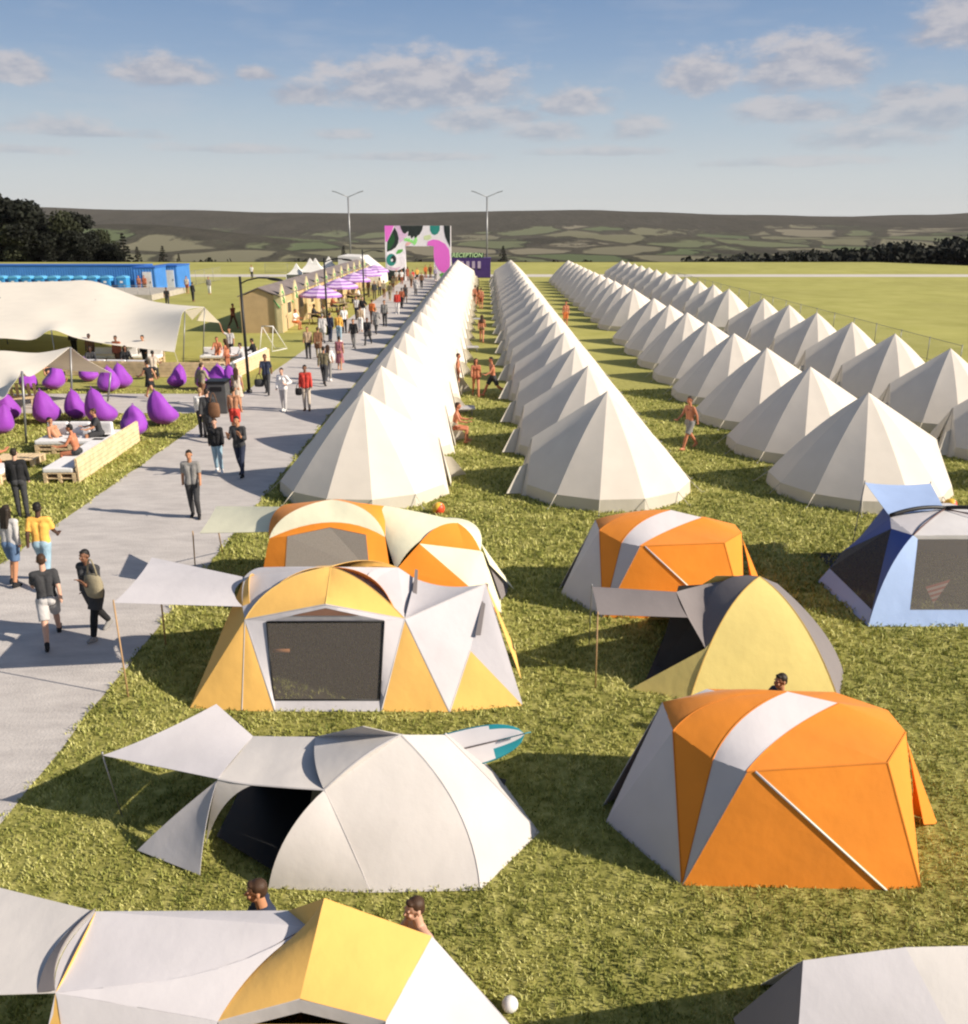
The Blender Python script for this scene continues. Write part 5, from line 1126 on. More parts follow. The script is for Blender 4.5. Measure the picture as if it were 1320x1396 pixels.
m=MB(); m.tube([a+d*Lb*u+up*(.10*(2*u-1)**2*(1 if u<.5 else .5)+.037*(1-abs(2*u-1)**3)+.004) for u in (.1,.3,.5,.7,.85)],.012,mat('board_stringer',(.12,.10,.10),.5),5); m.build('stringer',t)
def ball(p,r,cols,label,name='beach_ball'):
    t=thing(name,label,'ball',p)
    m=MB(); n=max(12,len(cols)*4)
    for k in range(n):
        mt=cols[(k//4)%len(cols)]; vs=[]
        for i in range(13):
            th=math.pi*i/12
            for j in (0,1): a=2*math.pi*(k+j)/n; vs.append((r*math.sin(th)*math.cos(a),r*math.sin(th)*math.sin(a),r+r*math.cos(th)))
        m.add(vs,[(2*i,2*i+1,2*i+3,2*i+2) for i in range(12)],mt,True)
    m.build('skin',t); v=MB(); v.ell((0,-r*.0,2*r),(r*.12,r*.12,r*.03),M_WPAINT); v.build('valve',t); t.rotation_euler=(.5,.4,.3)
    return t
BO=mat('ball_orange',(.85,.22,.03),.4,.05);BR=mat('ball_red',(.70,.08,.03),.4,.05);BY=mat('ball_yellow',(.85,.50,.06),.4,.05)
ball(G(594,699),.17,[BO,BY,BR],'orange beach ball on the grass beside the nearest path side bell tent')
ball(G(1289,694),.17,[BO,BY,BR],'orange beach ball on the grass behind the blue tent')
ball(G(690,1373),.08,[M_WPAINT],'small white ball on the grass beside the bottom left tent','play_ball')
def sunbed(p,rz,label):
    t=thing('sun_bed',label,'sun bed',p,rz,'sun beds in the alley'); m=MB(); M=mat('sunbed_grey',(.45,.43,.43),.7)
    m.bbox((.0,0,.3),(1.25,.6,.07),M,.02); m.build('seat',t); m=MB(); m.add([(-.62,-.3,.3),(-.62,.3,.3),(-1.15,.3,.72),(-1.15,-.3,.72)],[(0,1,2,3)],M); m.build('backrest',t,thick=.06)
    for x in (-.5,.5):
        for y in (-.26,.26): m=MB(); m.tube([(x,y,0),(x,y,.28)],.018,M_STEEL,5); m.build('leg',t)
sunbed(G(626,566),.1,'grey sun bed sticking out of the left tents near the seated bather'); sunbed(G(638,480),.1,'grey sun bed farther up the bathers alley'); sunbed(G(644,440),.0,'grey sun bed farthest up the bathers alley')
# ------------------------------------------------------------------ people
SKIN={'pale':(.58,.34,.24),'tan':(.46,.22,.12),'brown':(.20,.095,.055),'dark':(.075,.038,.025),'red':(.50,.19,.10)}
HAIRC={'black':(.012,.010,.009),'brown':(.055,.028,.015),'dark':(.025,.017,.012),'blond':(.32,.20,.09),'grey':(.25,.23,.21)}
COL={'black':(.015,.015,.017),'charcoal':(.045,.045,.048),'grey':(.24,.23,.22),'lightgrey':(.48,.46,.45),'white':(.76,.74,.72),'navy':(.025,.032,.06),'denim':(.10,.16,.27),'lightdenim':(.26,.38,.46),
'yellow':(.80,.43,.09),'red':(.55,.055,.04),'olive':(.13,.11,.065),'brown':(.17,.085,.045),'tan':(.42,.31,.20),'pink':(.36,.13,.15),'beige':(.55,.46,.37),'orange':(.60,.17,.05),'teal':(.05,.2,.2),'lilac':(.45,.40,.50),'rust':(.33,.10,.05),'khaki':(.28,.24,.16)}
def skin(n): return mat('skin_'+n,SKIN[n],.5,.06,6)
def cloth(n): return mat('cloth_'+n,COL[n],.85,.14,5,.2,25)
def hairm(n): return mat('hair_'+n,HAIRC[n],.6,.2,12)
POSES={ # (hipL,kneeL,hipR,kneeR) world degrees forward; arms (swing,out,elbow) L,R ; torso lean forward; head turn, tilt
'walk':dict(leg=(24,8,-20,22),arm=((-26,8,18),(24,8,28)),lean=4),
'stride':dict(leg=(-26,30,32,8),arm=((30,9,35),(-30,9,14)),lean=6),
'step':dict(leg=(14,30,-10,6),arm=((8,9,20),(-12,9,16)),lean=2),
'stand':dict(leg=(3,4,-3,4),arm=((4,9,12),(-2,10,14)),lean=1),
'hip':dict(leg=(8,4,-6,6),arm=((-14,38,84),(6,9,14)),lean=2),
'hold':dict(leg=(16,6,-14,14),arm=((14,10,104),(20,12,92)),lean=2),
'wave':dict(leg=(8,5,-6,6),arm=((4,9,14),(120,24,40)),lean=0),
'bag':dict(leg=(20,8,-18,18),arm=((12,12,96),(-10,10,16)),lean=5),
'sit':dict(leg=(84,84,80,86),arm=((30,14,50),(26,16,56)),lean=10),
'sitarm':dict(leg=(86,70,78,84),arm=((64,46,20),(20,22,70)),lean=14),
'recline':dict(leg=(86,8,100,60),arm=((-24,24,10),(18,14,48)),lean=-34),
'low':dict(leg=(112,118,108,116),arm=((36,14,40),(30,14,50)),lean=8),
'bend':dict(leg=(12,6,-8,8),arm=((46,10,30),(40,12,36)),lean=34),
}
def joints(pose):
    p=POSES[pose]; J={}
    def dv(a): a=R(a); return Vector((0,-math.sin(a),-math.cos(a)))
    pel=Vector((0,0,0)); ln=R(p['lean']); up=Vector((0,-math.sin(ln),math.cos(ln))); fw=Vector((0,-math.cos(ln),-math.sin(ln)))
    J['pel']=pel; J['up']=up; J['fw']=fw
    J['waist']=pel+up*.15; J['chest']=pel+up*.36; J['neck']=pel+up*.53; hu=(up+Vector((0,0,1.2))).normalized(); J['hu']=hu; J['head']=J['neck']+hu*.155-Vector((0,.02,0))
    for s,nm,(h,k),(sw,ab,elb) in ((1,'L',p['leg'][:2],p['arm'][0]),(-1,'R',p['leg'][2:],p['arm'][1])):
        hip=Vector((s*.092,0,-.02)); kn=hip+dv(h)*.44; an=kn+dv(h-k)*.41; J['hip'+nm]=hip;J['kn'+nm]=kn;J['an'+nm]=an
        tilt=R(max(-50,min(60,(h-k)))); toe=Vector((s*.02,-math.cos(tilt)*.15,.0-math.sin(-tilt)*.15-.045)); 
        if h>60 and k<=100: toe=Vector((s*.02,-.14,-.03)) if k>40 else Vector((s*.02,-.06,.13))
        J['toe'+nm]=an+toe; J['heel'+nm]=an+Vector((0,.045,-.045))
        sh=J['neck']-up*.055+Vector((s*.168,0,0)); a,b=R(sw),R(ab); d1=Vector((s*math.sin(b),-math.sin(a)*math.cos(b),-math.cos(a)*math.cos(b))); e=sh+d1*.29
        a2=R(sw+elb); b2=R(ab*.35 if elb<80 else -ab); d2=Vector((s*math.sin(b2),-math.sin(a2)*math.cos(b2),-math.cos(a2)*math.cos(b2))); wr=e+d2*.25
        J['sh'+nm]=sh;J['el'+nm]=e;J['wr'+nm]=wr;J['hd'+nm]=d2
    lo=min(min(J['toe'+n].z-.03,J['heel'+n].z-.03) for n in 'LR'); 
    for k in J:
        if k not in ('up','fw','hu'): J[k]=J[k]-Vector((0,0,lo))
    return J
def remesh(mb,vox,ratio,name,disp=0.,it=2):
    mb.mats=[None]; o=mb.build('tmp',clean=False); me0=o.data
    r=o.modifiers.new('r','REMESH'); r.mode='VOXEL'; r.voxel_size=vox; r.adaptivity=0
    s=o.modifiers.new('s','SMOOTH'); s.factor=.5; s.iterations=it
    if ratio<1: d=o.modifiers.new('d','DECIMATE'); d.ratio=ratio
    dg=bpy.context.evaluated_depsgraph_get(); dg.update(); me=bpy.data.meshes.new_from_object(o.evaluated_get(dg)); bpy.data.objects.remove(o); bpy.data.meshes.remove(me0)
    me.name=name; me.materials.clear()
    if disp:
        for v in me.vertices: v.co+=v.normal*disp*(mnoise.noise(v.co*14)+.6*mnoise.noise(v.co*30))
    me.polygons.foreach_set('use_smooth',[True]*len(me.polygons)); return me
PM_={}
def part_mesh(pose,kind,fem=False):
    key=(pose,kind,fem)
    if key in PM_: return PM_[key]
    J=joints(pose); m=MB(); cap=m.cap; ell=m.ell; X=Vector((1,0,0)); up,fw=J['up'],J['fw']
    hw=.088 if not fem else .098; cw=.10 if not fem else .078
    def torso(inf,z0=-.02,z1=.50,arms=True):
        a=J['pel']+up*z0
        for s in (-1,1):
            cap(J['pel']+X*s*hw*.8+up*.0,J['waist']+X*s*hw*.62,.098+inf,.088+inf); cap(J['waist']+X*s*hw*.62,J['chest']+X*s*cw*.8,.088+inf,.098+inf); cap(J['chest']+X*s*cw*.8,J['neck']-up*.09+X*s*cw,.098+inf,.07+inf)
        if fem:
            for s in (-1,1): ell(J['chest']+X*s*.07+fw*.075+up*.02,(.055+inf,)*3)
        cap(J['shL'],J['shR'],.056+inf,.056+inf)
    def legs(inf,t=1.,shoe=False,r=(.083,.056,.040)):
        for n in 'LR':
            h,k,a=J['hip'+n],J['kn'+n],J['an'+n]
            if t>=.5:
                cap(h,k,r[0]+inf,r[1]+inf)
                q=k.lerp(a,min(1,(t-.5)*2)); 
                if t>.5: cap(k,k.lerp(a,.35),r[1]+inf,r[1]+inf*.9,flat=(0,0)); cap(k.lerp(a,.3),q,r[1]-.003+inf,r[2]+inf,flat=(0,1))
            else: cap(h,h.lerp(k,t*2),r[0]+inf,r[0]-.02+inf*1.2,flat=(0,1))
    def arms(inf,t=1.):
        for n in 'LR':
            s,e,w_=J['sh'+n],J['el'+n],J['wr'+n]
            if t<=.5: cap(s,s.lerp(e,t*2),.052+inf,.044+inf*1.2,flat=(0,1))
            else: cap(s,e,.051+inf,.040+inf); cap(e,e.lerp(w_,(t-.5)*2),.040+inf,.028+inf,flat=(0,1))
    if kind=='body':
        torso(0); legs(0); arms(0)
        for s in (-1,1): ell(J['pel']+X*s*.06-fw*.05-up*.02,(.09,.085,.09))
        cap(J['neck']-up*.06,J['head'],.056,.05)
        H=J['head']+Vector((0,-.012,.035)); ell(H+Vector((0,.012,.028)),(.074,.092,.086)); ell(H+Vector((0,-.022,-.05)),(.055,.065,.062)); ell(H+Vector((0,-.04,-.098)),(.028,.026,.02))
        m.cap(H+Vector((0,-.082,.012)),H+Vector((0,-.102,-.026)),.008,.015); 
        for s in (-1,1): ell(H+Vector((s*.077,.015,-.012)),(.012,.02,.032)); ell(H+Vector((s*.03,-.078,.022)),(.022,.012,.008)); ell(H+Vector((s*.036,-.066,-.028)),(.02,.018,.018))
        ell(H+Vector((0,-.083,-.062)),(.024,.012,.009))
        for n,s in (('L',1),('R',-1)):
            w_=J['wr'+n]; d=J['hd'+n]; side=Vector((0,-1,0)) if abs(d.y)<.75 else Vector((-s,0,0)); side=(side-d*side.dot(d)).normalized(); nr=d.cross(side)
            cap(w_-d*.03,w_+d*.02,.027,.026)
            for i,(o,l) in enumerate(((.030,.070),(.011,.080),(-.009,.076),(-.028,.058))):
                b0=w_+d*.02+side*o*.7; b1=w_+d*.085+side*o; cap(b0,b1,.016,.0125); c1=b1+d*l*.5+nr*.008*(1 if s>0 else -1)+side*o*.12; c2=c1+d*l*.42+nr*.022*(1 if s>0 else -1); cap(b1,c1,.0105,.0095,n=8); cap(c1,c2,.0095,.0075,n=8)
            t0=w_+d*.03+side*.03; t1=t0+side*.03+d*.03; cap(t0,t1,.014,.0115,n=8); cap(t1,t1+d*.035+side*.008,.0115,.009,n=8)
        for n in 'LR':
            a=J['an'+n]; cap(a,J['heel'+n],.04,.034); cap(J['heel'+n],J['toe'+n],.034,.028); cap(a,J['toe'+n],.036,.024)
        me=remesh(m,.0085,.4,'body',0,1)
        me.materials.append(skin('tan')); me.materials.append(mat('eye_dark',(.02,.015,.012),.3)); me.materials.append(mat('lips',(.32,.10,.08),.5))
        e=[H+Vector((s*.03,-.088,.008)) for s in (-1,1)]; lp=H+Vector((0,-.092,-.062)); mi=[]
        for p in me.polygons:
            c=p.center; mi.append(1 if any((c-q).length<.011 for q in e) else 2 if abs(c.x-lp.x)<.022 and abs(c.z-lp.z)<.008 and c.y<lp.y+.02 else 0)
        me.polygons.foreach_set('material_index',mi); PM_[key]=me; return me
    if kind=='tee': torso(.014); arms(.016,.40)
    elif kind=='vest': torso(.013)
    elif kind=='shirt': torso(.02); arms(.017,.93)
    elif kind=='coat':
        torso(.03); arms(.026,.95); legs(.05,.36,r=(.088,.06,.04)); cap(J['waist'],J['pel']-Vector((0,0,.08)),.125,.15)
    elif kind=='trousers':
        legs(.015,.97)
        for s in (-1,1): cap(J['pel']+X*s*hw*.75-Vector((0,0,.02)),J['pel']+X*s*hw*.65+up*.08,.105,.098); ell(J['pel']+X*s*.06-fw*.05-up*.02,(.10,.093,.10))
    elif kind in ('shorts','briefs'):
        legs(.026 if kind=='shorts' else .012,.42 if kind=='shorts' else .14)
        for s in (-1,1): cap(J['pel']+X*s*hw*.75-Vector((0,0,.03)),J['pel']+X*s*hw*.65+up*.06,.105,.099); ell(J['pel']+X*s*.06-fw*.05-up*.02,(.102,.095,.10))
    elif kind=='bikini':
        cap(J['chest']+X*-.10+up*.02,J['chest']+X*.10+up*.02,.112,.112); 
        for s in (-1,1): ell(J['chest']+X*s*.07+fw*.08+up*.02,(.062,)*3)
    elif kind in ('dress','skirt','longdress'):
        if kind!='skirt': torso(.014)
        q=J['knL'].lerp(J['knR'],.5); a=J['waist']; b=a.lerp(q,{'dress':.85,'skirt':.62,'longdress':1.25}[kind]); 
        for s in (-1,1): cap(a+X*s*.05,b+X*s*.10,.098,.145,flat=(0,1)); 
        cap(a,b,.11,.17,flat=(0,1)); legs(.03,.3)
    elif kind=='shoes':
        for n in 'LR':
            a=J['an'+n]; cap(a+Vector((0,.01,.0)),J['heel'+n],.047,.042); cap(J['heel'+n]-Vector((0,0,.004)),J['toe'+n]-Vector((0,0,.002)),.042,.038); cap(a,J['toe'+n],.044,.034)
    elif kind in ('hair','hairlong','bun','cap'):
        H=J['head']+Vector((0,-.012,.035)); ell(H+Vector((0,.022,.040)),(.080,.090,.084)); ell(H+Vector((0,.05,-.005)),(.074,.062,.07)); ell(H+Vector((0,-.042,.084)),(.052,.038,.026))
        if kind=='hairlong':
            for s in (-1,0,1): cap(H+Vector((s*.05,.06,.02)),J['chest']+Vector((s*.055,.11 if POSES[pose]['lean']<20 else .02,.02)),.06,.035)
            for s in (-1,1): cap(H+Vector((s*.07,.02,.03)),J['neck']+Vector((s*.085,.0,-.06)),.034,.026)
        if kind=='bun': ell(H+Vector((0,.09,.09)),(.045,.045,.045))
        if kind=='cap': cap(H+Vector((0,-.07,.07)),H+Vector((0,-.14,.055)),.03,.02)
    vox={'shoes':.01,'hair':.009,'hairlong':.010,'bun':.009,'cap':.009}.get(kind,.013)
    me=remesh(m,vox,.6,kind,.004 if kind not in ('shoes',) else 0,3); me.materials.append(cloth('grey')); PM_[key]=me; return me
NAMES={'tee':'t_shirt','vest':'vest','shirt':'shirt','coat':'coat','trousers':'trousers','shorts':'shorts','briefs':'swim_shorts','bikini':'bikini_top','dress':'dress','longdress':'dress','skirt':'skirt','shoes':'shoes','hair':'hair','hairlong':'hair','bun':'hair','cap':'cap'}
def person(loc,rz,pose,sk,hair,clothes,label,h=1.75,fem=False,group=None):
    """hair = (kind, colour); clothes = [(kind, colour), ...]"""
    t=thing('person',label,'person',loc,R(rz),group,h/1.76)
    def child(kind,mt):
        o=bpy.data.objects.new('body' if kind=='body' else NAMES[kind],part_mesh(pose,kind,fem)); C.objects.link(o); o.parent=t
        o.material_slots[0].link='OBJECT'; o.material_slots[0].material=mt; return o
    child('body',skin(sk))
    if hair: child(hair[0],hairm(hair[1]) if hair[0]!='cap' else cloth(hair[1]))
    for k,c in clothes: child(k,cloth(c))
    return t
g=G
# near walkers -------------------------------------------------------
person(g(24,797),172,'step','tan',('hairlong','dark'),[('shirt','lightgrey'),('shorts','denim'),('shoes','black')],'woman with long dark hair, pale top and denim shorts seen from behind at left',1.70,True)
person(g(66,797),188,'walk','dark',('hair','black'),[('tee','yellow'),('trousers','lightdenim'),('shoes','white')],'man in yellow T-shirt and pale jeans seen from behind',1.80)
person(g(74,874),205,'stride','pale',('hair','brown'),[('tee','charcoal'),('shorts','lightgrey'),('shoes','black')],'man in dark T-shirt and pale shorts striding across the path',1.74)
person(g(136,868),-20,'bag','brown',('hair','black'),[('coat','charcoal'),('trousers','black'),('shoes','grey')],'woman in charcoal coat and dark leggings carrying a bag on her front',1.72,True)
person(g(33,705),200,'stand','pale',('hair','dark'),[('shirt','black'),('trousers','charcoal'),('shoes','black')],'man in black suit jacket standing beside the pallet sofa',1.78)
person(g(267,707),8,'step','tan',('hair','dark'),[('tee','grey'),('trousers','charcoal'),('shoes','black')],'man in grey short sleeved shirt and dark trousers walking alone towards the tents',1.78)
person(g(330,650),-6,'hold','tan',('hair','dark'),[('shirt','charcoal'),('trousers','navy'),('shoes','black')],'man in dark jacket with both hands at his collar, dark blue trousers',1.82)
person(g(299,645),6,'step','pale',('hair','brown'),[('vest','beige'),('shirt','black'),('trousers','lightdenim'),('shoes','white')],'woman in open black jacket and pale blue jeans beside the man with hands at collar',1.66,True)
person(g(323,597),178,'stand','tan',('hair','dark'),[('briefs','red'),('shorts','red')],'bare chested man in red swim shorts seen from behind',1.80)
person(g(287,600),184,'walk','pale',('hair','dark'),[('coat','charcoal'),('trousers','black'),('shoes','black')],'tall person in charcoal coat walking beside the litter bin',1.82)
person(g(278,596),176,'stand','pale',('hair','blond'),[('shirt','white'),('trousers','charcoal'),('shoes','black')],'person in white top and dark trousers left of the charcoal coat',1.72)
person(g(278,552),150,'walk','pale',('hair','brown'),[('shirt','khaki'),('trousers','brown'),('shoes','brown')],'person in khaki jacket walking on the side path before the beanbag trio',1.76)
person(g(326,560),-175,'stand','tan',('hairlong','brown'),[('dress','beige')],'woman in beige dress beside the black lamp post',1.70,True)
person(g(419,560),3,'stand','brown',('hair','black'),[('shirt','red'),('trousers','beige'),('shoes','brown')],'man in bright red sweater and beige trousers on the grey path',1.82)
person(g(388,561),-12,'hip','pale',('hair','dark'),[('shirt','white'),('trousers','lightgrey'),('shoes','white')],'person in white top with one hand on the hip, pale trousers',1.72,True)
person(g(365,538),5,'walk','brown',('hair','black'),[('tee','navy'),('trousers','charcoal'),('shoes','black')],'man in navy T-shirt with a dark bag walking near the lamp post',1.80)
person(g(207,543),-118,'stride','tan',('bun','dark'),[('dress','black')],'woman in black dress striding along the side path',1.72,True)
person(g(464,504),176,'step','tan',('hair','dark'),[('longdress','pink')],'woman in a long dusty pink dress walking away on the path',1.68,True)
person(g(443,525),178,'walk','tan',('hair','dark'),[('shirt','olive'),('trousers','charcoal'),('shoes','black')],'man in olive jacket and charcoal trousers walking away behind the red sweater',1.80)
person(g(449,519),182,'step','pale',('hairlong','brown'),[('tee','white'),('trousers','grey'),('shoes','white')],'woman in white T-shirt walking close to the olive jacket',1.68,True)
person(g(421,489),8,'stand','tan',('hair','dark'),[('tee','tan'),('trousers','charcoal'),('shoes','black')],'person in tan T-shirt and charcoal trousers at the lawn edge of the path',1.74)
person(g(435,489),-170,'walk','tan',('hair','brown'),[('coat','brown'),('trousers','khaki'),('shoes','brown')],'person in brown coat at the lawn edge, next to the tan T-shirt',1.74)
person(g(463,466),175,'stand','tan',('hair','dark'),[('shirt','yellow'),('trousers','lightdenim'),('shoes','white')],'person in yellow shirt and light jeans standing below the first parasol',1.80)
person(g(441,467),185,'walk','pale',('hair','grey'),[('coat','lightgrey'),('trousers','grey'),('shoes','black')],'person in long light grey coat at the foot of the second lamp',1.80)
person(g(451,466),170,'step','tan',('hair','black'),[('shirt','navy'),('trousers','navy'),('shoes','black')],'person all in navy beside the long light grey coat',1.78)
person(g(483,475),0,'walk','tan',('hair','dark'),[('shirt','black'),('trousers','grey'),('shoes','black')],'person in black jacket and grey trousers walking towards the camera mid path',1.78)
person(g(502,470),-5,'stride','brown',('hair','black'),[('coat','charcoal'),('trousers','charcoal'),('shoes','black')],'person in charcoal coat striding right of the black jacket',1.76)
person(g(513,455),172,'walk','pale',('hair','blond'),[('coat','grey'),('trousers','charcoal'),('shoes','black')],'blond person in mid grey coat walking away along the path',1.76)
person(g(508,442),168,'stand','tan',('hair','brown'),[('shirt','orange'),('trousers','brown'),('shoes','brown')],'person in orange shirt close behind the mid grey coat',1.78)
person(g(470,454),12,'stand','pale',('hair','dark'),[('tee','white'),('trousers','black'),('shoes','black')],'person in white T-shirt and black trousers by the first picnic table',1.80)
person(g(487,436),-8,'stand','tan',('hair','black'),[('tee','white'),('trousers','navy'),('shoes','black')],'person in white T-shirt and navy trousers by the second picnic table',1.80)
person(g(495,436),14,'hip','pale',('hair','brown'),[('shirt','black'),('trousers','white'),('shoes','white')],'person in black top and white trousers by the second picnic table',1.74,True)
person(g(525,445),-3,'stand','tan',('hair','black'),[('shirt','grey'),('trousers','charcoal'),('shoes','black')],'broad person in grey jacket standing in the middle of the path crowd',1.86)
person(g(542,428),2,'stand','tan',('hair','dark'),[('shirt','red'),('trousers','white'),('shoes','white')],'person in red shirt and white trousers in the far crowd',1.84)
person(g(548,420),178,'walk','brown',('hair','black'),[('shirt','rust'),('trousers','black'),('shoes','black')],'person in rust red top just behind the red shirt with white trousers',1.76)
person(g(553,413),10,'walk','brown',('hairlong','black'),[('dress','charcoal')],'woman with long black hair and charcoal dress in the far crowd',1.74,True)
person(g(567,402),174,'stand','tan',('hair','dark'),[('coat','lightgrey'),('trousers','charcoal'),('shoes','black')],'person in pale grey coat nearest the arch opening',1.82)
person(g(575,393),0,'walk','tan',('hair','black'),[('shirt','brown'),('trousers','charcoal'),('shoes','black')],'person in brown jacket walking out of the arch',1.80)
person(g(580.5,379.5),5,'walk','red',('hair','brown'),[('shirt','orange'),('trousers','rust')],'person in orange top beyond the arch opening',1.80)
person(g(587,379.5),-5,'stand','tan',('hair','black'),[('shirt','brown'),('trousers','brown')],'person all in brown beyond the arch opening',1.80)
person(g(556,383),20,'stand','brown',('hairlong','dark'),[('dress','rust')],'woman in rust dress at the left foot of the arch',1.78,True)
person(g(541,388),-10,'stand','tan',('hair','blond'),[('tee','white'),('shorts','tan')],'person in white T-shirt and tan shorts left of the arch',1.76)
person(g(548,388),8,'stand','tan',('hair','black'),[('tee','white'),('trousers','rust')],'person in white T-shirt and rust trousers at the arch',1.76)
person(g(532,410),178,'walk','tan',('hair','dark'),[('shirt','olive'),('trousers','khaki')],'person in olive shirt and khaki trousers in the far crowd',1.78)
person(g(524,407),184,'walk','tan',('hair','brown'),[('shirt','khaki'),('trousers','brown')],'person in khaki shirt and brown trousers in the far crowd',1.78)
person(g(536,399),4,'step','brown',('hair','black'),[('tee','olive'),('shorts','brown')],'person in olive T-shirt and brown shorts in the far crowd',1.76)
person(g(511,409),20,'stand','tan',('hair','dark'),[('shirt','charcoal'),('trousers','olive')],'person in charcoal shirt and olive trousers beneath the far parasols',1.80)
person(g(503,405),-30,'stand','dark',('hair','black'),[('tee','brown'),('trousers','olive')],'dark haired person in brown T-shirt beneath the far parasols',1.80)
person(g(518,403),40,'stand','dark',('hair','black'),[('tee','tan'),('trousers','charcoal')],'person in tan T-shirt and charcoal trousers beneath the far parasols',1.78)
person(g(561,392),170,'step','tan',('hair','grey'),[('shirt','tan'),('trousers','brown')],'grey haired person in tan jacket before the arch',1.76)
person(g(594,383),0,'stand','pale',('hair','brown'),[('shirt','lilac'),('trousers','grey')],'person in lilac top at the right leg of the arch',1.76)
person(g(569,384),12,'step','tan',('hair','black'),[('tee','yellow'),('shorts','charcoal')],'person in yellow T-shirt inside the arch opening',1.72)
person(g(563,387),190,'walk','tan',('hair','dark'),[('shirt','red'),('trousers','brown')],'person in red jacket and brown trousers before the arch opening',1.74)
person(g(492,452),186,'step','tan',('hair','dark'),[('shirt','tan'),('trousers','white')],'person in tan shirt and white trousers near the third lamp',1.72)
# by the huts
person(g(402,449),70,'sit','red',('hair','dark'),[('tee','white'),('shorts','orange')],'seated person in white T-shirt and orange shorts in front of the first hut',1.78)
person(g(401,440),20,'stand','tan',('hair','brown'),[('tee','tan'),('trousers','brown')],'person in tan T-shirt standing against the first hut wall',1.74)
for (x,y,rz,hc,cl,l,sk) in ((-12.9,67.9,90,'black',[('shirt','charcoal'),('trousers','charcoal')],'person in charcoal seated at the nearest picnic table','brown'),(-11.85,67.3,-90,'dark',[('shirt','olive'),('trousers','brown')],'person in olive seated at the nearest picnic table','tan'),
    (-12.9,76.6,90,'black',[('shirt','rust'),('trousers','charcoal')],'person in rust top seated at the second picnic table','brown'),(-11.85,77.,-90,'brown',[('shirt','khaki'),('trousers','olive')],'person in khaki seated at the second picnic table','tan'),
    (-12.9,86.,90,'dark',[('tee','brown'),('trousers','black')],'person in brown T-shirt seated at the third picnic table','dark'),(-11.85,86.3,-90,'black',[('tee','white'),('trousers','charcoal')],'person in white T-shirt seated at the third picnic table','tan')):
    person((x,y,.02),rz,'sit',sk,('hair',hc),cl,l,1.76)
# lounge --------------------------------------------------------------
person((-14.1,28.7,.02),72,'recline','tan',('hair','dark'),[('briefs','charcoal')],'sunbather reclining in dark swim shorts on the white pallet sofa',1.76)
person((-12.8,28.85,.0),-60,'sit','tan',('hair','brown'),[('tee','charcoal'),('shorts','charcoal')],'man in charcoal T-shirt seated at the right end of the white sofa',1.74)
person((-12.45,26.3,.0),-86,'sit','red',('hair','black'),[('briefs','charcoal')],'bare chested man seated with his back to the slatted sofa back',1.76)
person((-14.5,25.05,.0),180,'sitarm','red',('hair','brown'),[('briefs','charcoal')],'bare chested man seated with one arm stretched along the short sofa',1.76)
person(g(70,527)+Vector((0,.2,.1)),65,'recline','tan',('hairlong','dark'),[('bikini','black'),('briefs','black')],'woman in black bikini resting on a beanbag under the small canopy',1.68,True)
for (x,y,rz,pz,sk,hr,cl,l) in ((-14.4,48.2,10,'sit','red',('hair','brown'),[('briefs','orange')],'person in orange swim shorts seated on the far white couch'),(-13.9,48.9,0,'wave','tan',('hair','dark'),[('tee','lightgrey'),('trousers','charcoal')],'person in light grey T-shirt with raised arm behind the far couch'),
    (-12.75,44.1,-100,'stand','red',('hairlong','brown'),[('bikini','rust'),('briefs','rust')],'woman in rust bikini standing in the far lounge'),(-12.35,45.6,-90,'sit','pale',('hair','dark'),[('tee','lightgrey'),('shorts','grey')],'person in light grey T-shirt and grey shorts on the couch by the lamp'),
    (-12.2,47.4,-95,'sit','tan',('hair','black'),[('shirt','black'),('trousers','black')],'person all in black on the couch at the far lounge corner'),(-15.9,42.6,190,'sit','brown',('hair','black'),[('tee','beige'),('trousers','charcoal')],'dark haired person in beige T-shirt sitting at the couch back left of the beanbag trio'),
    (-19.6,44.3,20,'sit','dark',('hair','black'),[('shirt','charcoal'),('trousers','black')],'person in charcoal shirt sitting in the shade of the large canopy'),(-18.7,45.4,-10,'stand','brown',('hair','black'),[('shirt','rust'),('trousers','brown')],'person in rust shirt standing in the shade of the large canopy'),
    (-18.0,44.6,30,'sit','brown',('hairlong','black'),[('shirt','black'),('trousers','charcoal')],'long haired person in black sitting in the shade of the large canopy'),(-17.4,45.6,-25,'stand','tan',('hair','black'),[('shirt','black'),('trousers','charcoal')],'person in black shirt standing at the right of the shaded group'),
    (-20.4,46.2,0,'stand','dark',('hair','black'),[('tee','brown'),('trousers','black')],'person in brown T-shirt standing at the left of the shaded group'),(-23.2,50.5,0,'stand','brown',('hair','black'),[('shirt','charcoal'),('trousers','black')],'person in charcoal behind the gap between the two canopies')):
    person((x,y,0),rz,pz,sk,hr,cl,l,1.75,'hairlong' in hr)
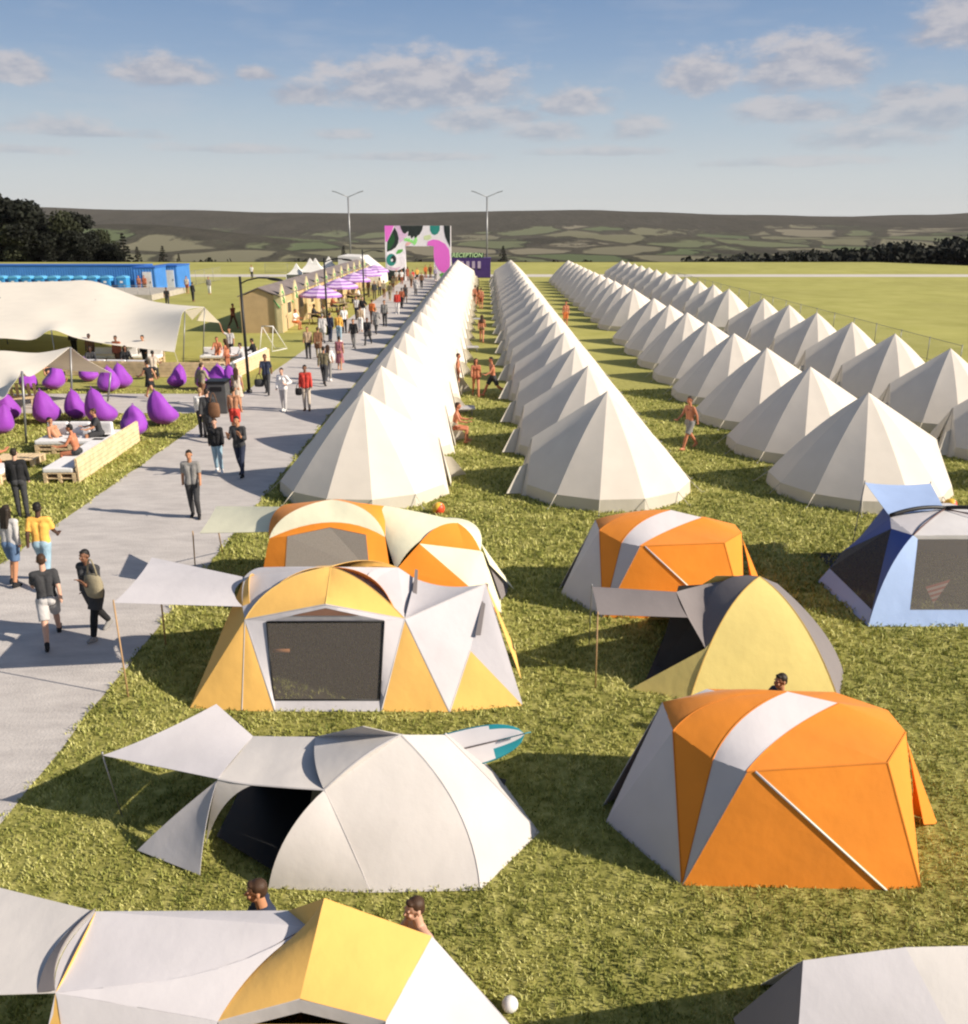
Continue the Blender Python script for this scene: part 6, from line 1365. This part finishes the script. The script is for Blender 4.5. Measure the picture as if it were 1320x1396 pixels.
# by the cabins
for (x,y,rz,sk,cl,l) in ((191,398.5,0,'red',[('briefs','rust'),],'bather in rust swim shorts by the white cabin door'),(198.5,398.5,10,'red',[('tee','rust'),('shorts','brown')],'person in rust T-shirt by the white cabin door'),(264,411,160,'brown',[('shirt','charcoal'),('trousers','charcoal')],'person in charcoal walking past the raised deck'),
    (286,401,0,'tan',[('shirt','grey'),('trousers','white')],'person in grey top and white trousers on the field by the mesh fence'),(229,419,20,'brown',[('tee','black'),('trousers','charcoal')],'person in black T-shirt between the deck and the large canopy'),(256,400,0,'tan',[('tee','beige'),('shorts','rust')],'person in beige T-shirt at the right end of the deck'),
    (344,380,0,'tan',[('tee','white'),('trousers','charcoal')],'person in white T-shirt far behind the first hut'),(319,448,60,'red',[('tee','rust'),('trousers','brown')],'person in rust T-shirt behind the lamp post on the lawn')):
    person(g(x,y),rz,'stand' if y<412 else 'walk',sk,('hair','black'),cl,l,1.78)
# bathers in the alley
person(g(649,541),6,'walk','red',('hairlong','brown'),[('bikini','rust'),('briefs','rust')],'woman in rust bikini walking beside the man in grey shorts in the alley',1.70,True)
person(g(672,540),-70,'stride','red',('hair','dark'),[('shorts','charcoal')],'bare chested man in grey shorts striding in the bathers alley',1.80)
person(g(657,467),178,'walk','red',('hairlong','brown'),[('bikini','brown'),('briefs','brown')],'woman in brown bikini walking up the alley',1.74,True)
person(g(656,421),180,'step','red',('hair','brown'),[('shorts','rust')],'bare chested man in rust shorts far up the alley',1.78)
person(g(648,417),176,'walk','red',('hair','dark'),[('briefs','brown')],'bare chested man in brown swim shorts farthest up the alley',1.84)
person(g(646,418)+Vector((.35,.8,0)),170,'stand','red',('hairlong','brown'),[('bikini','orange'),('briefs','orange')],'woman in orange bikini farthest up the alley',1.70,True)
person(Vector((-1.02,29.75,0)),90,'sit','red',('hair','brown'),[('briefs','rust')],'bather sitting at the doorway of the second path side tent',1.76)
person(Vector((-1.15,38.6,.1)),90,'stand','red',('hair','brown'),[('briefs','rust')],'bather half hidden by the fourth path side tent doorway',1.70)
person(g(771,445),4,'stand','red',('hair','brown'),[('shorts','orange')],'bare chested person in orange shorts in the alley before the third row',1.78)
person(g(938,613),-60,'walk','red',('hair','dark'),[('shorts','grey')],'bare chested man in grey shorts beside the third row of tents',1.82)
# heads above the foreground tents
def stool(p,label):
    t=thing('camp_stool',label,'stool',p,0,'camp stools'); m=MB(); m.bbox((0,0,.24),(.36,.36,.05),cloth('navy'),.015); m.build('seat',t)
    for x in (-.14,.14):
        for y in (-.14,.14): m=MB(); m.tube([(x,y,0),(x*.7,y*.7,.23)],.014,M_STEEL,5); m.build('leg',t)
for p,rz,sk,hr,cl,l,h in (((-2.08,6.98,0),-75,'tan',('hair','brown'),[('tee','navy'),('shorts','grey')],'man behind the bottom left tent, only his brown haired head showing',1.76),
  ((-.56,6.80,0),-60,'pale',('hair','brown'),[('briefs','navy')],'bare shouldered man behind the yellow peak of the bottom left tent',1.72),
  ((4.3,11.2,0),-70,'tan',('hair','dark'),[('tee','navy'),('shorts','grey')],'man behind the near orange dome, only his dark haired head showing',1.66)):
    person(p,rz,'low',sk,hr,cl,l,h); stool(p,'low navy camp stool under the '+l.split(' behind')[0]+' by the '+('near orange dome' if 'dome' in l else 'bottom left tent'))
# bags carried by people (things of their own)
def bag(p,rz,col,size,label,strap=True):
    t=thing('bag',label,'bag',p,R(rz)); m=MB(); bm=bmesh.new(); bmesh.ops.create_cube(bm,size=1); bmesh.ops.subdivide_edges(bm,edges=bm.edges[:],cuts=3,use_grid_fill=True)
    for v in bm.verts:
        q=v.co*2; r_=Vector((q.x*math.sqrt(max(0,1-.32*q.y*q.y-.2*q.z*q.z)),q.y*math.sqrt(max(0,1-.4*q.x*q.x-.3*q.z*q.z)),q.z*math.sqrt(max(0,1-.25*q.x*q.x-.3*q.y*q.y)))); v.co=Vector((r_.x*size[0],r_.y*size[1],r_.z*size[2]))*.5
    m.frombm(bm,cloth(col)); m.build('pouch',t); s=MB(); s.tube(arc((-size[0]*.3,0,size[2]*.45),(0,0,size[2]*1.1),(size[0]*.3,0,size[2]*.45)),.014,cloth(col),6); s.build('strap',t)
b=g(136,868); bag(b+Vector((.16,-.28,1.12)),-20,'khaki',(.36,.2,.46),'khaki bag held against the chest by the woman in charcoal coat')
b=g(287,600); bag(b+Vector((.26,-.1,1.08)),0,'brown',(.4,.2,.55),'brown shoulder bag hanging beside the charcoal coat near the bin')
b=g(365,538); bag(b+Vector((-.34,0,.52)),0,'charcoal',(.42,.2,.36),'dark holdall carried low by the man in navy T-shirt')
b=g(419,560); bag(b+Vector((-.3,-.03,.78)),0,'black',(.26,.14,.3),'small black bag at the side of the man in red sweater')
b=g(449,519); bag(b+Vector((.12,.18,1.1)),0,'white',(.34,.2,.4),'white bag beside the woman walking by the olive jacket')
